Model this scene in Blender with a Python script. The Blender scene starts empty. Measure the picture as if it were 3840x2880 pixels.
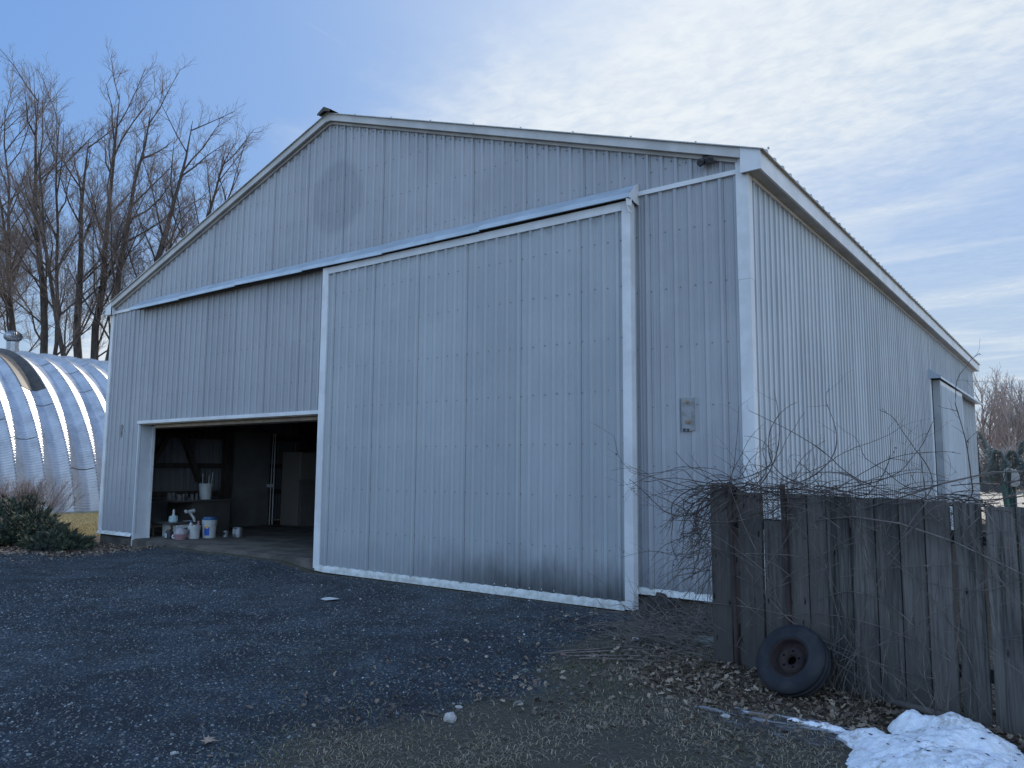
import bpy, math, random
from mathutils import Vector, Matrix, noise
R = math.radians
random.seed(11)
SC = bpy.context.scene
COL = SC.collection

# ------------------------------------------------------------------ camera
CAM = Vector((17.586, -8.512, 1.398))
yaw, pitch, roll = 0.6379, 0.1095, 0.0069
fwd = Vector((-math.sin(yaw)*math.cos(pitch), math.cos(yaw)*math.cos(pitch), math.sin(pitch)))
rt = Vector((math.cos(yaw), math.sin(yaw), 0)); up = rt.cross(fwd)
r2 = rt*math.cos(roll)+up*math.sin(roll); u2 = up*math.cos(roll)-rt*math.sin(roll)
cd = bpy.data.cameras.new('camera'); cam = bpy.data.objects.new('camera', cd); COL.objects.link(cam)
cd.sensor_width = 36; cd.lens = 2902.5/3840*36; cd.clip_end = 3000; cd.clip_start = .05
cam.matrix_world = Matrix(((r2.x, u2.x, -fwd.x, CAM.x), (r2.y, u2.y, -fwd.y, CAM.y), (r2.z, u2.z, -fwd.z, CAM.z), (0, 0, 0, 1)))
SC.camera = cam

# ------------------------------------------------------------------ light
SUN_AZ, SUN_EL = 25.0, 37.0        # degrees left of +y, elevation
SC.view_settings.view_transform = 'Standard'; SC.view_settings.look = 'None'
SC.view_settings.exposure = 0.0; SC.view_settings.gamma = 1
sd = Vector((-math.sin(R(SUN_AZ))*math.cos(R(SUN_EL)), math.cos(R(SUN_AZ))*math.cos(R(SUN_EL)), math.sin(R(SUN_EL))))
sl = bpy.data.lights.new('sun', 'SUN'); sl.energy = 4.2; sl.angle = R(.6); sl.color = (1, .93, .82)
so = bpy.data.objects.new('sun', sl); COL.objects.link(so); so.rotation_euler = sd.to_track_quat('Z', 'Y').to_euler()
SC.cycles.max_bounces = 6; SC.cycles.diffuse_bounces = 3; SC.cycles.glossy_bounces = 2; SC.cycles.transparent_max_bounces = 4
SC.cycles.use_denoising = True


class N:                                     # tiny node-graph helper
    def __init__(s, tree): s.t = tree; s.n = tree.nodes; s.l = tree.links
    def add(s, typ, **kw):
        n = s.n.new(typ)
        for k, v in kw.items():
            if k.startswith('i_'):
                key = k[2:]; key = int(key) if key.isdigit() else key.replace('_', ' ')
                s.set(n, key, v)
            else: setattr(n, k, v)
        return n
    def set(s, n, key, v):
        if isinstance(v, bpy.types.NodeSocket): s.l.new(v, n.inputs[key])
        else: n.inputs[key].default_value = v
    def m(s, op, a, b=0.0, c=None, clamp=False):
        n = s.n.new('ShaderNodeMath'); n.operation = op; n.use_clamp = clamp
        s.set(n, 0, a); s.set(n, 1, b)
        if c is not None: s.set(n, 2, c)
        return n.outputs[0]
    def ss(s, x, a, b, lo=0.0, hi=1.0):
        n = s.n.new('ShaderNodeMapRange'); n.interpolation_type = 'SMOOTHSTEP'
        s.set(n, 0, x); n.inputs[1].default_value = a; n.inputs[2].default_value = b; n.inputs[3].default_value = lo; n.inputs[4].default_value = hi
        return n.outputs[0]
    def mix(s, f, a, b, mode='MIX'):
        n = s.n.new('ShaderNodeMix'); n.data_type = 'RGBA'; n.blend_type = mode
        s.set(n, 0, f); s.set(n, 6, a); s.set(n, 7, b); return n.outputs[2]
    def noise(s, vec, scale, detail=4, rough=.55, dist=0.0):
        n = s.add('ShaderNodeTexNoise'); s.set(n, 'Vector', vec); n.inputs['Scale'].default_value = scale
        n.inputs['Detail'].default_value = detail; n.inputs['Roughness'].default_value = rough; n.inputs['Distortion'].default_value = dist
        return n.outputs[0]
    def map(s, vec, scale=(1, 1, 1), loc=(0, 0, 0), rot=(0, 0, 0)):
        n = s.add('ShaderNodeMapping'); s.set(n, 0, vec); n.inputs[1].default_value = loc; n.inputs[2].default_value = rot; n.inputs[3].default_value = scale
        return n.outputs[0]


w = bpy.data.worlds.new('World'); SC.world = w; w.use_nodes = True
g = N(w.node_tree); g.n.clear()
sky = g.add('ShaderNodeTexSky', sky_type='NISHITA'); sky.sun_disc = False
sky.sun_elevation = R(SUN_EL); sky.sun_rotation = R(-SUN_AZ); sky.altitude = 200; sky.air_density = 1.0; sky.dust_density = 1.2; sky.ozone_density = 3.0
tc = g.add('ShaderNodeTexCoord')
sp = g.add('ShaderNodeSeparateXYZ'); g.l.new(tc.outputs['Generated'], sp.inputs[0])
zz = g.m('MAXIMUM', sp.outputs[2], .05)
px_ = g.m('DIVIDE', sp.outputs[0], zz); py_ = g.m('DIVIDE', sp.outputs[1], zz)
cv = g.add('ShaderNodeCombineXYZ'); g.l.new(px_, cv.inputs[0]); g.l.new(py_, cv.inputs[1]); cv = cv.outputs[0]
n1 = g.noise(g.map(cv, (1, 1, 1), rot=(0, 0, R(-25))), 1.6, 7, .55, .3)
n2 = g.noise(g.map(cv, (1.0, 1.25, 1), rot=(0, 0, R(20))), 15.0, 5, .6, .35)
n2b = g.noise(g.map(cv, (1.0, 1.5, 1), rot=(0, 0, R(-10))), 4.0, 6, .6, .4)
n2 = g.m('MULTIPLY_ADD', n2, .55, g.m('MULTIPLY', n2b, .45))
n3 = g.noise(g.map(cv, (.55, 1.2, 1), rot=(0, 0, R(-14))), 1.5, 4, .5, .5)
mm = g.m('ADD', g.m('MULTIPLY_ADD', px_, .25, py_), g.m('MULTIPLY_ADD', n1, 1.0, -.5))
bank = g.ss(mm, .92, 1.5)
far = g.ss(mm, 1.8, 3.2, 1.0, .25)
mott = g.m('MULTIPLY', bank, g.m('MULTIPLY', far, g.ss(n2, .28, .64, .78, 1.0)))
streak = g.m('MULTIPLY', g.ss(n3, .34, .74, .15, .75), g.ss(mm, 1.4, 2.4))
cm = g.m('MAXIMUM', mott, streak, clamp=True)
# a thin trail of cirrus in the clear part
wisp = g.m('MULTIPLY', g.ss(g.noise(g.map(cv, (3, .5, 1), rot=(0, 0, R(38))), 3.0, 6, .6, 1.5), .62, .8, 0, .22), g.ss(mm, .2, 1.0))
cm = g.m('MAXIMUM', cm, wisp)
cloudcol = g.mix(g.ss(n2, .25, .7), (6.3, 7.3, 8.4, 1), (8.2, 8.8, 9.3, 1))
# soft shoulder on the clear sky, channel by channel (tone compression, evens the glow near the sun)
sep = g.add('ShaderNodeSeparateColor'); g.l.new(sky.outputs[0], sep.inputs[0]); com = g.add('ShaderNodeCombineColor')
for i, (ga, gk) in enumerate(((1.58, .33), (3.0, .47), (11.2, 1.27))):
    x_ = sep.outputs[i]; g.set(com, i, g.m('DIVIDE', g.m('MULTIPLY', x_, ga), g.m('MULTIPLY_ADD', x_, gk, 1.0)))
hz_ = g.ss(sp.outputs[2], .02, .34, .72, 0)
clear = g.mix(hz_, com.outputs[0], (5.2, 6.5, 7.5, 1))
sc_ = g.mix(cm, clear, cloudcol)
dts = g.add('ShaderNodeVectorMath', operation='DOT_PRODUCT'); g.l.new(tc.outputs['Generated'], dts.inputs[0]); dts.inputs[1].default_value = tuple(sd)
glow = g.m('POWER', g.m('MAXIMUM', dts.outputs['Value'], 0.0), 34.0)
sc_ = g.mix(g.m('MULTIPLY', glow, .42), sc_, (9.4, 9.8, 10.2, 1))
# unseen bright cloud field, added away from the sun to light the shaded walls
ny_ = g.m('MULTIPLY', sp.outputs[1], -1.0)
sidew = g.m('ADD', g.m('MULTIPLY', g.ss(g.m('MULTIPLY', sp.outputs[0], -1.0), .1, .75), 1.0), g.ss(sp.outputs[0], .35, .9, 0, .95))
bkm = g.m('MULTIPLY', g.ss(g.m('MULTIPLY_ADD', g.ss(sp.outputs[0], .35, .9), .32, ny_), -.12, .42), g.m('MULTIPLY', g.m('ADD', sidew, .42, clamp=True), g.ss(g.noise(cv, .9, 5, .6), .3, .6, .6, 1)))
sc_ = g.mix(bkm, sc_, g.mix(g.ss(sp.outputs[0], .35, .9), (9.0, 13.0, 18.2, 1), (14.5, 19.5, 26.0, 1)))
bg = g.add('ShaderNodeBackground'); g.l.new(sc_, bg.inputs[0]); bg.inputs[1].default_value = .1
wo = g.add('ShaderNodeOutputWorld'); g.l.new(bg.outputs[0], wo.inputs[0])


# ------------------------------------------------------------------ mesh helpers
class MB:
    def __init__(s): s.v = []; s.f = []; s.mi = []; s.c = []; s.mat = 0; s.col = None; s.smooth = False
    def quad(s, *idx): s.f.append(idx); s.mi.append(s.mat); s.c.append(s.col)
    def face(s, pts):
        b = len(s.v); s.v += [tuple(p) for p in pts]; s.quad(*range(b, b+len(pts)))
    def box(s, x0, x1, y0, y1, z0, z1, tf=None):
        b = len(s.v)
        P = [(x, y, z) for z in (z0, z1) for y in (y0, y1) for x in (x0, x1)]
        if tf: P = [tuple(tf(Vector(p))) for p in P]
        s.v += P
        for q in ((0, 2, 3, 1), (4, 5, 7, 6), (0, 1, 5, 4), (2, 6, 7, 3), (0, 4, 6, 2), (1, 3, 7, 5)): s.quad(*[b+i for i in q])
    def beam(s, a, b_, w, h, upv=(0, 0, 1)):
        a, b_ = Vector(a), Vector(b_); d = (b_-a).normalized(); x = d.cross(Vector(upv)).normalized(); z = x.cross(d)
        s.box(-w/2, w/2, 0, (b_-a).length, -h/2, h/2, tf=lambda p: a+x*p.x+d*p.y+z*p.z)
    def prism(s, poly, ext, tf):                # poly: 2-D points, ext: (t0, t1), tf(u, v, t) -> xyz
        n = len(poly); b = len(s.v)
        for t in ext: s.v += [tuple(tf(u, v, t)) for u, v in poly]
        s.quad(*range(b, b+n)); s.quad(*range(b+2*n-1, b+n-1, -1))
        for i in range(n):
            j = (i+1) % n; s.quad(b+i, b+n+i, b+n+j, b+j)
    def tube(s, pts, rad, sides=6, cap=True, twist=0):
        n = len(pts)
        if not isinstance(rad, (list, tuple)): rad = [rad]*n
        b = len(s.v); pts = [Vector(p) for p in pts]
        d0 = (pts[1]-pts[0]).normalized(); ref = Vector((0, 0, 1)) if abs(d0.z) < .8 else Vector((1, 0, 0))
        for i in range(n):
            d = pts[min(i+1, n-1)]-pts[max(i-1, 0)]
            if d.length < 1e-9: d = Vector((0, 0, 1))
            d.normalize(); x = d.cross(ref)
            if x.length < 1e-3: x = d.orthogonal()
            x.normalize(); y = d.cross(x); ref = x.cross(d) if False else ref
            for k in range(sides):
                a = 2*math.pi*k/sides+twist
                s.v.append(tuple(pts[i]+(x*math.cos(a)+y*math.sin(a))*rad[i]))
        for i in range(n-1):
            for k in range(sides):
                k2 = (k+1) % sides; s.quad(b+i*sides+k, b+i*sides+k2, b+(i+1)*sides+k2, b+(i+1)*sides+k)
        if cap:
            s.quad(*[b+k for k in range(sides-1, -1, -1)]); s.quad(*[b+(n-1)*sides+k for k in range(sides)])
    def lathe(s, prof, c, seg=24, axis=None, cap=False):   # prof: (r, h); axis frame matrix optional
        b = len(s.v); c = Vector(c); n = len(prof)
        fr = axis if axis else Matrix.Identity(3)
        for r, h in prof:
            for k in range(seg):
                a = 2*math.pi*k/seg; s.v.append(tuple(c+fr @ Vector((r*math.cos(a), r*math.sin(a), h))))
        for i in range(n-1):
            for k in range(seg):
                k2 = (k+1) % seg; s.quad(b+i*seg+k, b+i*seg+k2, b+(i+1)*seg+k2, b+(i+1)*seg+k)
        if cap:
            s.quad(*[b+k for k in range(seg-1, -1, -1)]); s.quad(*[b+(n-1)*seg+k for k in range(seg)])


def build(name, mb, mats, parent=None, smooth=False, bevel=0, org=None):
    me = bpy.data.meshes.new(name)
    o0 = Vector(org) if org is not None else (parent.matrix_world.translation.copy() if parent is not None else Vector((0, 0, 0)))
    if parent is not None and parent.get('_org'): o0 = Vector(parent['_org'])
    vs = mb.v if o0.length == 0 else [(x-o0.x, y-o0.y, z-o0.z) for x, y, z in mb.v]
    me.from_pydata(vs, [], mb.f)
    mats = mats if isinstance(mats, (list, tuple)) else [mats]
    for m_ in mats: me.materials.append(m_)
    if len(mats) > 1: me.polygons.foreach_set('material_index', mb.mi)
    if any(c is not None for c in mb.c):
        at = me.color_attributes.new('Col', 'FLOAT_COLOR', 'CORNER'); buf = []
        for fc, c in zip(mb.f, mb.c):
            c = c or (1, 1, 1); buf += [c[0], c[1], c[2], 1.0]*len(fc)
        at.data.foreach_set('color', buf)
    if smooth: me.polygons.foreach_set('use_smooth', [True]*len(mb.f))
    me.update()
    o = bpy.data.objects.new(name, me); COL.objects.link(o)
    if parent is not None: o.parent = parent
    elif org is not None: o.location = org
    if bevel:
        b = o.modifiers.new('bevel', 'BEVEL'); b.width = bevel; b.segments = 2; b.limit_method = 'ANGLE'; b.angle_limit = R(40)
    return o


def tag(o, label=None, cat=None, group=None, kind=None):
    if label: o['label'] = label
    if cat: o['category'] = cat
    if group: o['group'] = group
    if kind: o['kind'] = kind
    return o


def thing(name, label, cat, loc, group=None):
    o = bpy.data.objects.new(name, None); COL.objects.link(o); o.location = loc; o.empty_display_size = .2
    ORG[o.name] = Vector(loc)
    return tag(o, label, cat, group)


ORG = {}


def part(name, mb, mats, parent, **kw):
    """mesh given in world coordinates, stored relative to the thing's base"""
    root = parent; off = Vector((0, 0, 0))
    while root.parent is not None: root = root.parent
    loc = ORG.get(root.name, Vector(root.location))
    mb.v = [(x-loc.x, y-loc.y, z-loc.z) for x, y, z in mb.v]
    o = build(name, mb, mats, None, **kw); o.parent = parent
    return o


def split_part(name, mb, mats, parent, key, **kw):
    """one part object per group of faces, grouped by key(face centre)"""
    groups = {}
    for f, mi, c in zip(mb.f, mb.mi, mb.c):
        ctr = [sum(mb.v[i][k] for i in f)/len(f) for k in range(3)]
        groups.setdefault(key(*ctr), []).append((f, mi, c))
    for fs in groups.values():
        m2 = MB(); ix = {}
        for f, mi, c in fs:
            idx = []
            for i in f:
                if i not in ix: ix[i] = len(m2.v); m2.v.append(mb.v[i])
                idx.append(ix[i])
            m2.mat = mi; m2.col = c; m2.quad(*idx)
        part(name, m2, mats, parent, **kw)


def lone(name, mb, mats, label, cat, loc, group=None, kind=None, **kw):
    mb.v = [(x-loc[0], y-loc[1], z-loc[2]) for x, y, z in mb.v]
    o = build(name, mb, mats, None, **kw); o.location = loc
    ORG[o.name] = Vector(loc)
    return tag(o, label, cat, group, kind)


# ------------------------------------------------------------------ materials
def mat(name, col, rough=.7, metal=0.0, spec=.5, var=0.0, vscale=3.0, bump=0.0, bscale=40.0, vstretch=(1, 1, 1), attr=False, col2=None, obj_rand=0.0):
    m_ = bpy.data.materials.new(name); m_.use_nodes = True; g = N(m_.node_tree)
    b = g.n['Principled BSDF']; b.inputs['Roughness'].default_value = rough; b.inputs['Metallic'].default_value = metal
    b.inputs['Specular IOR Level'].default_value = spec
    tc = g.add('ShaderNodeTexCoord').outputs['Object']; v = g.map(tc, vstretch)
    base = (*col, 1)
    if attr:
        a = g.add('ShaderNodeAttribute', attribute_name='Col'); base = g.mix(1.0, (*col, 1), a.outputs[0], 'MULTIPLY')
    if var or col2:
        n = g.noise(v, vscale, 5, .6)
        c2 = (*(col2 or tuple(c*(1-var) for c in col)), 1)
        if attr and not col2: base = g.mix(g.ss(n, .35, .7, 0, var), base, (.02, .02, .02, 1))
        else: base = g.mix(g.ss(n, .35, .65), base, c2)
    if obj_rand:
        oi = g.add('ShaderNodeObjectInfo').outputs['Random']
        base = g.mix(g.m('MULTIPLY', oi, obj_rand), base, (.01, .01, .01, 1))
    g.set(b, 'Base Color', base)
    if bump:
        n = g.noise(v, bscale, 4, .6); bn = g.add('ShaderNodeBump'); bn.inputs['Strength'].default_value = bump; bn.inputs['Distance'].default_value = .02
        g.l.new(n, bn.inputs['Height']); g.l.new(bn.outputs[0], b.inputs['Normal'])
    return m_


def siding_mat(name, base, door=False, disc=False):
    m_ = bpy.data.materials.new(name); m_.use_nodes = True; g = N(m_.node_tree); b = g.n['Principled BSDF']
    geo = g.add('ShaderNodeNewGeometry').outputs['Position']
    s = g.add('ShaderNodeSeparateXYZ'); g.l.new(geo, s.inputs[0]); x, y, z = s.outputs
    n = g.noise(geo, 1.3, 6, .65); fine = g.noise(geo, 160, 2, .5)
    st = g.noise(g.map(geo, (14, 14, .5)), 1.0, 4, .6)
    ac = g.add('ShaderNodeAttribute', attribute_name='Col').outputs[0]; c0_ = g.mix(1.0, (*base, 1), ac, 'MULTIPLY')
    c = g.mix(g.ss(n, .3, .7, 0, .22), c0_, g.mix(1.0, c0_, (.6, .62, .66, 1), 'MULTIPLY'))
    c = g.mix(g.ss(st, .45, .8, 0, .30), c, (*[k*.72 for k in base], 1))
    c = g.mix(g.ss(fine, .3, .7, 0, .16), c, (*[k*.6 for k in base], 1))
    sc2 = g.noise(g.map(geo, (40, 40, 1.1)), 1.0, 3, .7)
    c = g.mix(g.m('MULTIPLY', g.ss(sc2, .60, .78, 0, .35), g.ss(n, .45, .6)), c, (.30, .26, .22, 1))
    blot = g.noise(geo, .45, 5, .6)
    c = g.mix(g.ss(blot, .45, .62, 0, .10), c, (.62, .64, .66, 1))
    if door:                                   # soot-dark splash dirt along the foot of the door, heavier to the right
        h = g.m('ADD', z, g.m('MULTIPLY', g.noise(g.map(geo, (2.2, 2.2, .8)), 1.5, 5, .6), .75))
        d = g.m('MULTIPLY', g.ss(h, .1, .85, 1, 0), g.ss(x, 8.4, 12.2, .2, 1.0))
        c = g.mix(d, c, (.035, .04, .045, 1))
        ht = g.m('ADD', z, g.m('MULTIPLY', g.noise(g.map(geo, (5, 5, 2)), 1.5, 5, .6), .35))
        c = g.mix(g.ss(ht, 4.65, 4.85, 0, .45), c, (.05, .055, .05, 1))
    if disc:                                   # round darker patch in the gable, streaks under it
        dx = g.m('SUBTRACT', x, 7.52); dz = g.m('SUBTRACT', z, 6.0)
        rr = g.m('SQRT', g.m('ADD', g.m('POWER', dx, 2), g.m('POWER', dz, 2)))
        c = g.mix(g.m('MULTIPLY', g.ss(rr, .52, .74, .27, 0), g.ss(n, .2, .6, .7, 1)), c, (.06, .07, .09, 1))
        lo = g.m('ADD', z, g.m('MULTIPLY', g.noise(g.map(geo, (6, 6, 1.2)), 1.5, 5, .6), .5))
        c = g.mix(g.m('MULTIPLY', g.ss(lo, .12, .5, .6, 0), g.ss(x, 12, 14)), c, (.04, .045, .05, 1))
    g.set(b, 'Base Color', c); b.inputs['Roughness'].default_value = .42; b.inputs['Specular IOR Level'].default_value = .5
    bn = g.add('ShaderNodeBump'); bn.inputs['Strength'].default_value = .12; bn.inputs['Distance'].default_value = .01
    g.l.new(g.noise(g.map(geo, (3, 3, 1)), 2.2, 4, .5), bn.inputs['Height']); g.l.new(bn.outputs[0], b.inputs['Normal'])
    return m_


M = {}
M['wall'] = siding_mat('grey_siding', (.318, .330, .358), disc=True)
M['doorp'] = siding_mat('door_siding', (.345, .372, .40), door=True)
M['side'] = siding_mat('side_siding', (.40, .44, .48))
M['inner'] = siding_mat('inner_siding', (.085, .09, .10))  # darkened copy of the siding, indoor shade put into its colour
M['trim'] = mat('white_trim', (.64, .65, .67), .45, var=.16, vscale=2.5, bump=.03, bscale=8)
M['rake'] = mat('aged_trim', (.50, .49, .48), .55, var=.2, vscale=2.0, bump=.04, bscale=8)
M['trimd'] = mat('dirty_trim', (.60, .62, .62), .5, col2=(.42, .42, .40), vscale=9, bump=.08, bscale=20)
M['soffit'] = mat('soffit', (.42, .40, .38), .7, var=.25, vscale=2)
M['hood'] = mat('hood_metal', (.40, .47, .55), .35, metal=.2, var=.2, vscale=2, bump=.06, bscale=5)
M['screw'] = mat('screw', (.13, .14, .15), .5)
M['screww'] = mat('pale_screw', (.6, .62, .62), .4)
M['roof'] = mat('roof_metal', (.45, .45, .44), .35, metal=.3, var=.3)
M['dark'] = mat('dark_edge', (.07, .06, .05), .7, var=.3)
M['concrete'] = mat('concrete', (.12, .105, .09), .85, col2=(.05, .045, .04), vscale=2.5, bump=.3, bscale=30)
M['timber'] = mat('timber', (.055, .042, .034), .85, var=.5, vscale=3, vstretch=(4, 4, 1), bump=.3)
M['rust'] = mat('rust_plate', (.27, .285, .30), .8, col2=(.19, .185, .18), vscale=9)
M['bolt'] = mat('rust_bolt', (.35, .24, .12), .7, var=.4, vscale=60)
M['black'] = mat('black_plastic', (.03, .03, .035), .5)
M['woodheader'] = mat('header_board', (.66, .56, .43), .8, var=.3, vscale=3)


# ================================================================== GROUND
def gz(x, y):
    """terrain height"""
    h = -.27+.02*noise.noise(Vector((x*.35, y*.35, 1)))+.012*noise.noise(Vector((x*1.3, y*1.3, 4)))
    if y > .1 and -.3 < x < 14.9: return -.29
    wx = min(1, max(0, (x-1.9)/.8))*min(1, max(0, (7.3-x)/.8))*min(1, max(0, (y+1.9)/1.7))
    h += wx*.105
    d = math.hypot((x-15.6)/2.2, (y+1.6)/1.1)
    h += .035*max(0, 1-d*d)
    if x < -2: h += min(.07, (-2-x)*.012)
    return h


def zone(x, y):
    """(gravel, leaf litter, dry lawn) weights"""
    n = noise.fractal(Vector((x*.7, y*.7, 3)), 1, 2, 4)*.55
    n2 = noise.fractal(Vector((x*1.7, y*1.7, 9)), 1, 2, 4)*.4
    bx = 13.5+.25*math.sin(y*1.1)          # right edge of the gravel
    gr = 1-min(1, max(0, (x+n-bx)/1.0+.35))
    if y > -.2: gr = 0
    if x < 1.5: gr *= min(1, max(0, (x+n+.6)/1.6))
    gr *= min(1, max(0, (-y+n2*.5+.25)*2.5))
    lawn = min(1, max(0, (y-.5+n)*.8)) if x < 0 or x > 21 else 0
    if x < -1.5: lawn = max(lawn, min(1, max(0, (-1.2-x+n2)*.8)))
    if x > 22: lawn = 1
    if x > 14.6 and y > -1: lit = 0
    if y > 23 or x < -14: lawn = 1
    lit = min(1, max(0, 1-abs(y+2.4+n2)/1.3))*min(1, max(0, (x-14.0)/.8)) if y < 0 else .3
    if -2.5 < x < 2.2 and -1.8 < y < .4: lit = max(lit, .7)
    if 14.6 < x < 22 and -1 < y < 22: lit = .6; lawn = min(1, max(lawn, (y-14)/6))
    return gr, lit, lawn


def build_ground():
    xs = [-900, -400, -200, -100, -60, -40, -30, -22, -16]; x = -13
    while x < 20: xs.append(x); x += .16
    xs += [20, 21, 23, 26, 32, 45, 70, 120, 250, 500, 900]
    ys = [-900, -300, -120, -60, -35, -24, -18, -14]; y = -12
    while y < 6: ys.append(y); y += .16
    ys += [6.3, 7, 8, 10, 13, 17, 22, 26, 32, 40, 50, 65, 85, 120, 180, 300, 600, 1200]
    vs = []; cs = []
    for yy in ys:
        for xx in xs: vs.append((xx, yy, gz(xx, yy))); cs.append(zone(xx, yy))
    nx = len(xs); fs = [(j*nx+i, j*nx+i+1, (j+1)*nx+i+1, (j+1)*nx+i) for j in range(len(ys)-1) for i in range(nx-1)]
    me = bpy.data.meshes.new('ground'); me.from_pydata(vs, [], fs)
    at = me.color_attributes.new('Col', 'FLOAT_COLOR', 'POINT'); at.data.foreach_set('color', [k for c in cs for k in (*c, 1.0)])
    me.polygons.foreach_set('use_smooth', [True]*len(fs))
    o = bpy.data.objects.new('ground', me); COL.objects.link(o); o['kind'] = 'structure'
    m_ = bpy.data.materials.new('ground'); m_.use_nodes = True; g = N(m_.node_tree); b = g.n['Principled BSDF']
    a = g.add('ShaderNodeAttribute', attribute_name='Col'); sp = g.add('ShaderNodeSeparateColor'); g.l.new(a.outputs[0], sp.inputs[0])
    geo = g.add('ShaderNodeNewGeometry').outputs['Position']
    n0 = g.noise(geo, 2.2, 6, .65); n1 = g.noise(geo, 22, 5, .65); n2 = g.noise(geo, 90, 3, .6)
    vor = g.add('ShaderNodeTexVoronoi', feature='F1'); g.l.new(geo, vor.inputs['Vector']); vor.inputs['Scale'].default_value = 55
    vs_ = g.add('ShaderNodeSeparateColor'); g.l.new(vor.outputs['Color'], vs_.inputs[0])
    rnd = vs_.outputs[0]
    grav = g.mix(rnd, (.030, .042, .056, 1), (.095, .115, .135, 1))
    grav = g.mix(g.ss(rnd, .93, .99), grav, (.30, .31, .30, 1))
    grav = g.mix(g.ss(n0, .42, .66, 0, .8), grav, (.034, .036, .038, 1))
    n00 = g.noise(geo, .42, 4, .6); grav = g.mix(g.ss(n00, .4, .6, 0, .45), grav, (.02, .024, .032, 1))
    dirt = g.mix(n1, (.046, .042, .034, 1), (.135, .118, .090, 1))
    dirt = g.mix(g.ss(n0, .5, .72, 0, .7), dirt, (.075, .075, .04, 1))
    litt = g.mix(g.ss(n1, .35, .65), (.035, .027, .02, 1), (.12, .085, .058, 1))
    lawn = g.mix(g.ss(n1, .3, .7), (.26, .19, .085, 1), (.50, .40, .21, 1))
    lawn = g.mix(g.ss(n0, .4, .65, 0, .5), lawn, (.34, .27, .15, 1))
    sy = g.add('ShaderNodeSeparateXYZ'); g.l.new(geo, sy.inputs[0])
    lawn = g.mix(g.ss(sy.outputs[1], 8, 22), lawn, g.mix(n1, (.40, .34, .26, 1), (.62, .56, .46, 1)))
    lawn = g.mix(g.m('MULTIPLY', g.ss(sy.outputs[1], 78, 84), .9), lawn, (.50, .30, .14, 1))
    j = g.m('MULTIPLY_ADD', n1, .7, -.35)
    c = g.mix(g.ss(g.m('ADD', sp.outputs[0], j), .35, .65), dirt, grav)
    c = g.mix(g.ss(g.m('ADD', sp.outputs[1], j), .35, .65), c, litt)
    c = g.mix(g.ss(g.m('ADD', sp.outputs[2], j), .4, .6), c, lawn)
    g.set(b, 'Base Color', c); b.inputs['Roughness'].default_value = .95; b.inputs['Specular IOR Level'].default_value = .2
    hgt = g.m('ADD', g.m('MULTIPLY', vor.outputs['Distance'], -1.2), g.m('ADD', g.m('MULTIPLY', n1, 1.2), g.m('MULTIPLY', n2, .6)))
    bn = g.add('ShaderNodeBump'); bn.inputs['Strength'].default_value = .9; bn.inputs['Distance'].default_value = .02
    g.l.new(hgt, bn.inputs['Height']); g.l.new(bn.outputs[0], b.inputs['Normal'])
    me.materials.append(m_)


build_ground()

# ================================================================== BARN
W, L = 14.622, 21.7
SL, RX, EL_, ER, ZE = .335, 7.335, -.15, 14.82, 5.02
ZR = ZE+SL*(ER-RX)
def roofz(x): return ZR-SL*abs(x-RX)
YF = -.107                                 # front plane of the rake fascia
barn = thing('barn', 'large grey ribbed metal pole barn with white trim and a wide sliding door', 'barn', (7.3, 10.8, -.25))
P_ = .19
def profile(u0, u1, seam=5, ph=0.0):
    """rib outline of steel siding between u0 and u1: list of (u, n)"""
    pts = [(u0, 0)]; k = math.ceil((u0-ph)/P_)
    while True:
        c = ph+k*P_
        if c-.035 > u1: break
        h = .019 if k % seam else .024
        seq = [(c-.037, 0), (c-.019, h), (c+.019, h), (c+.035, 0)]
        if k % seam == 0: seq = [(c-.034, 0), (c-.014, h), (c+.016, h), (c+.030, .004), (c+.040, .004), (c+.0402, -.004), (c+.044, -.004), (c+.0442, 0)]
        seq += [(c+.068, 0), (c+.074, .004), (c+.086, .004), (c+.092, 0), (c+.108, 0), (c+.114, .004), (c+.126, .004), (c+.132, 0)]
        pts += [q for q in seq if u0 < q[0] < u1]
        k += 1
    pts.append((u1, 0)); return pts
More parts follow.
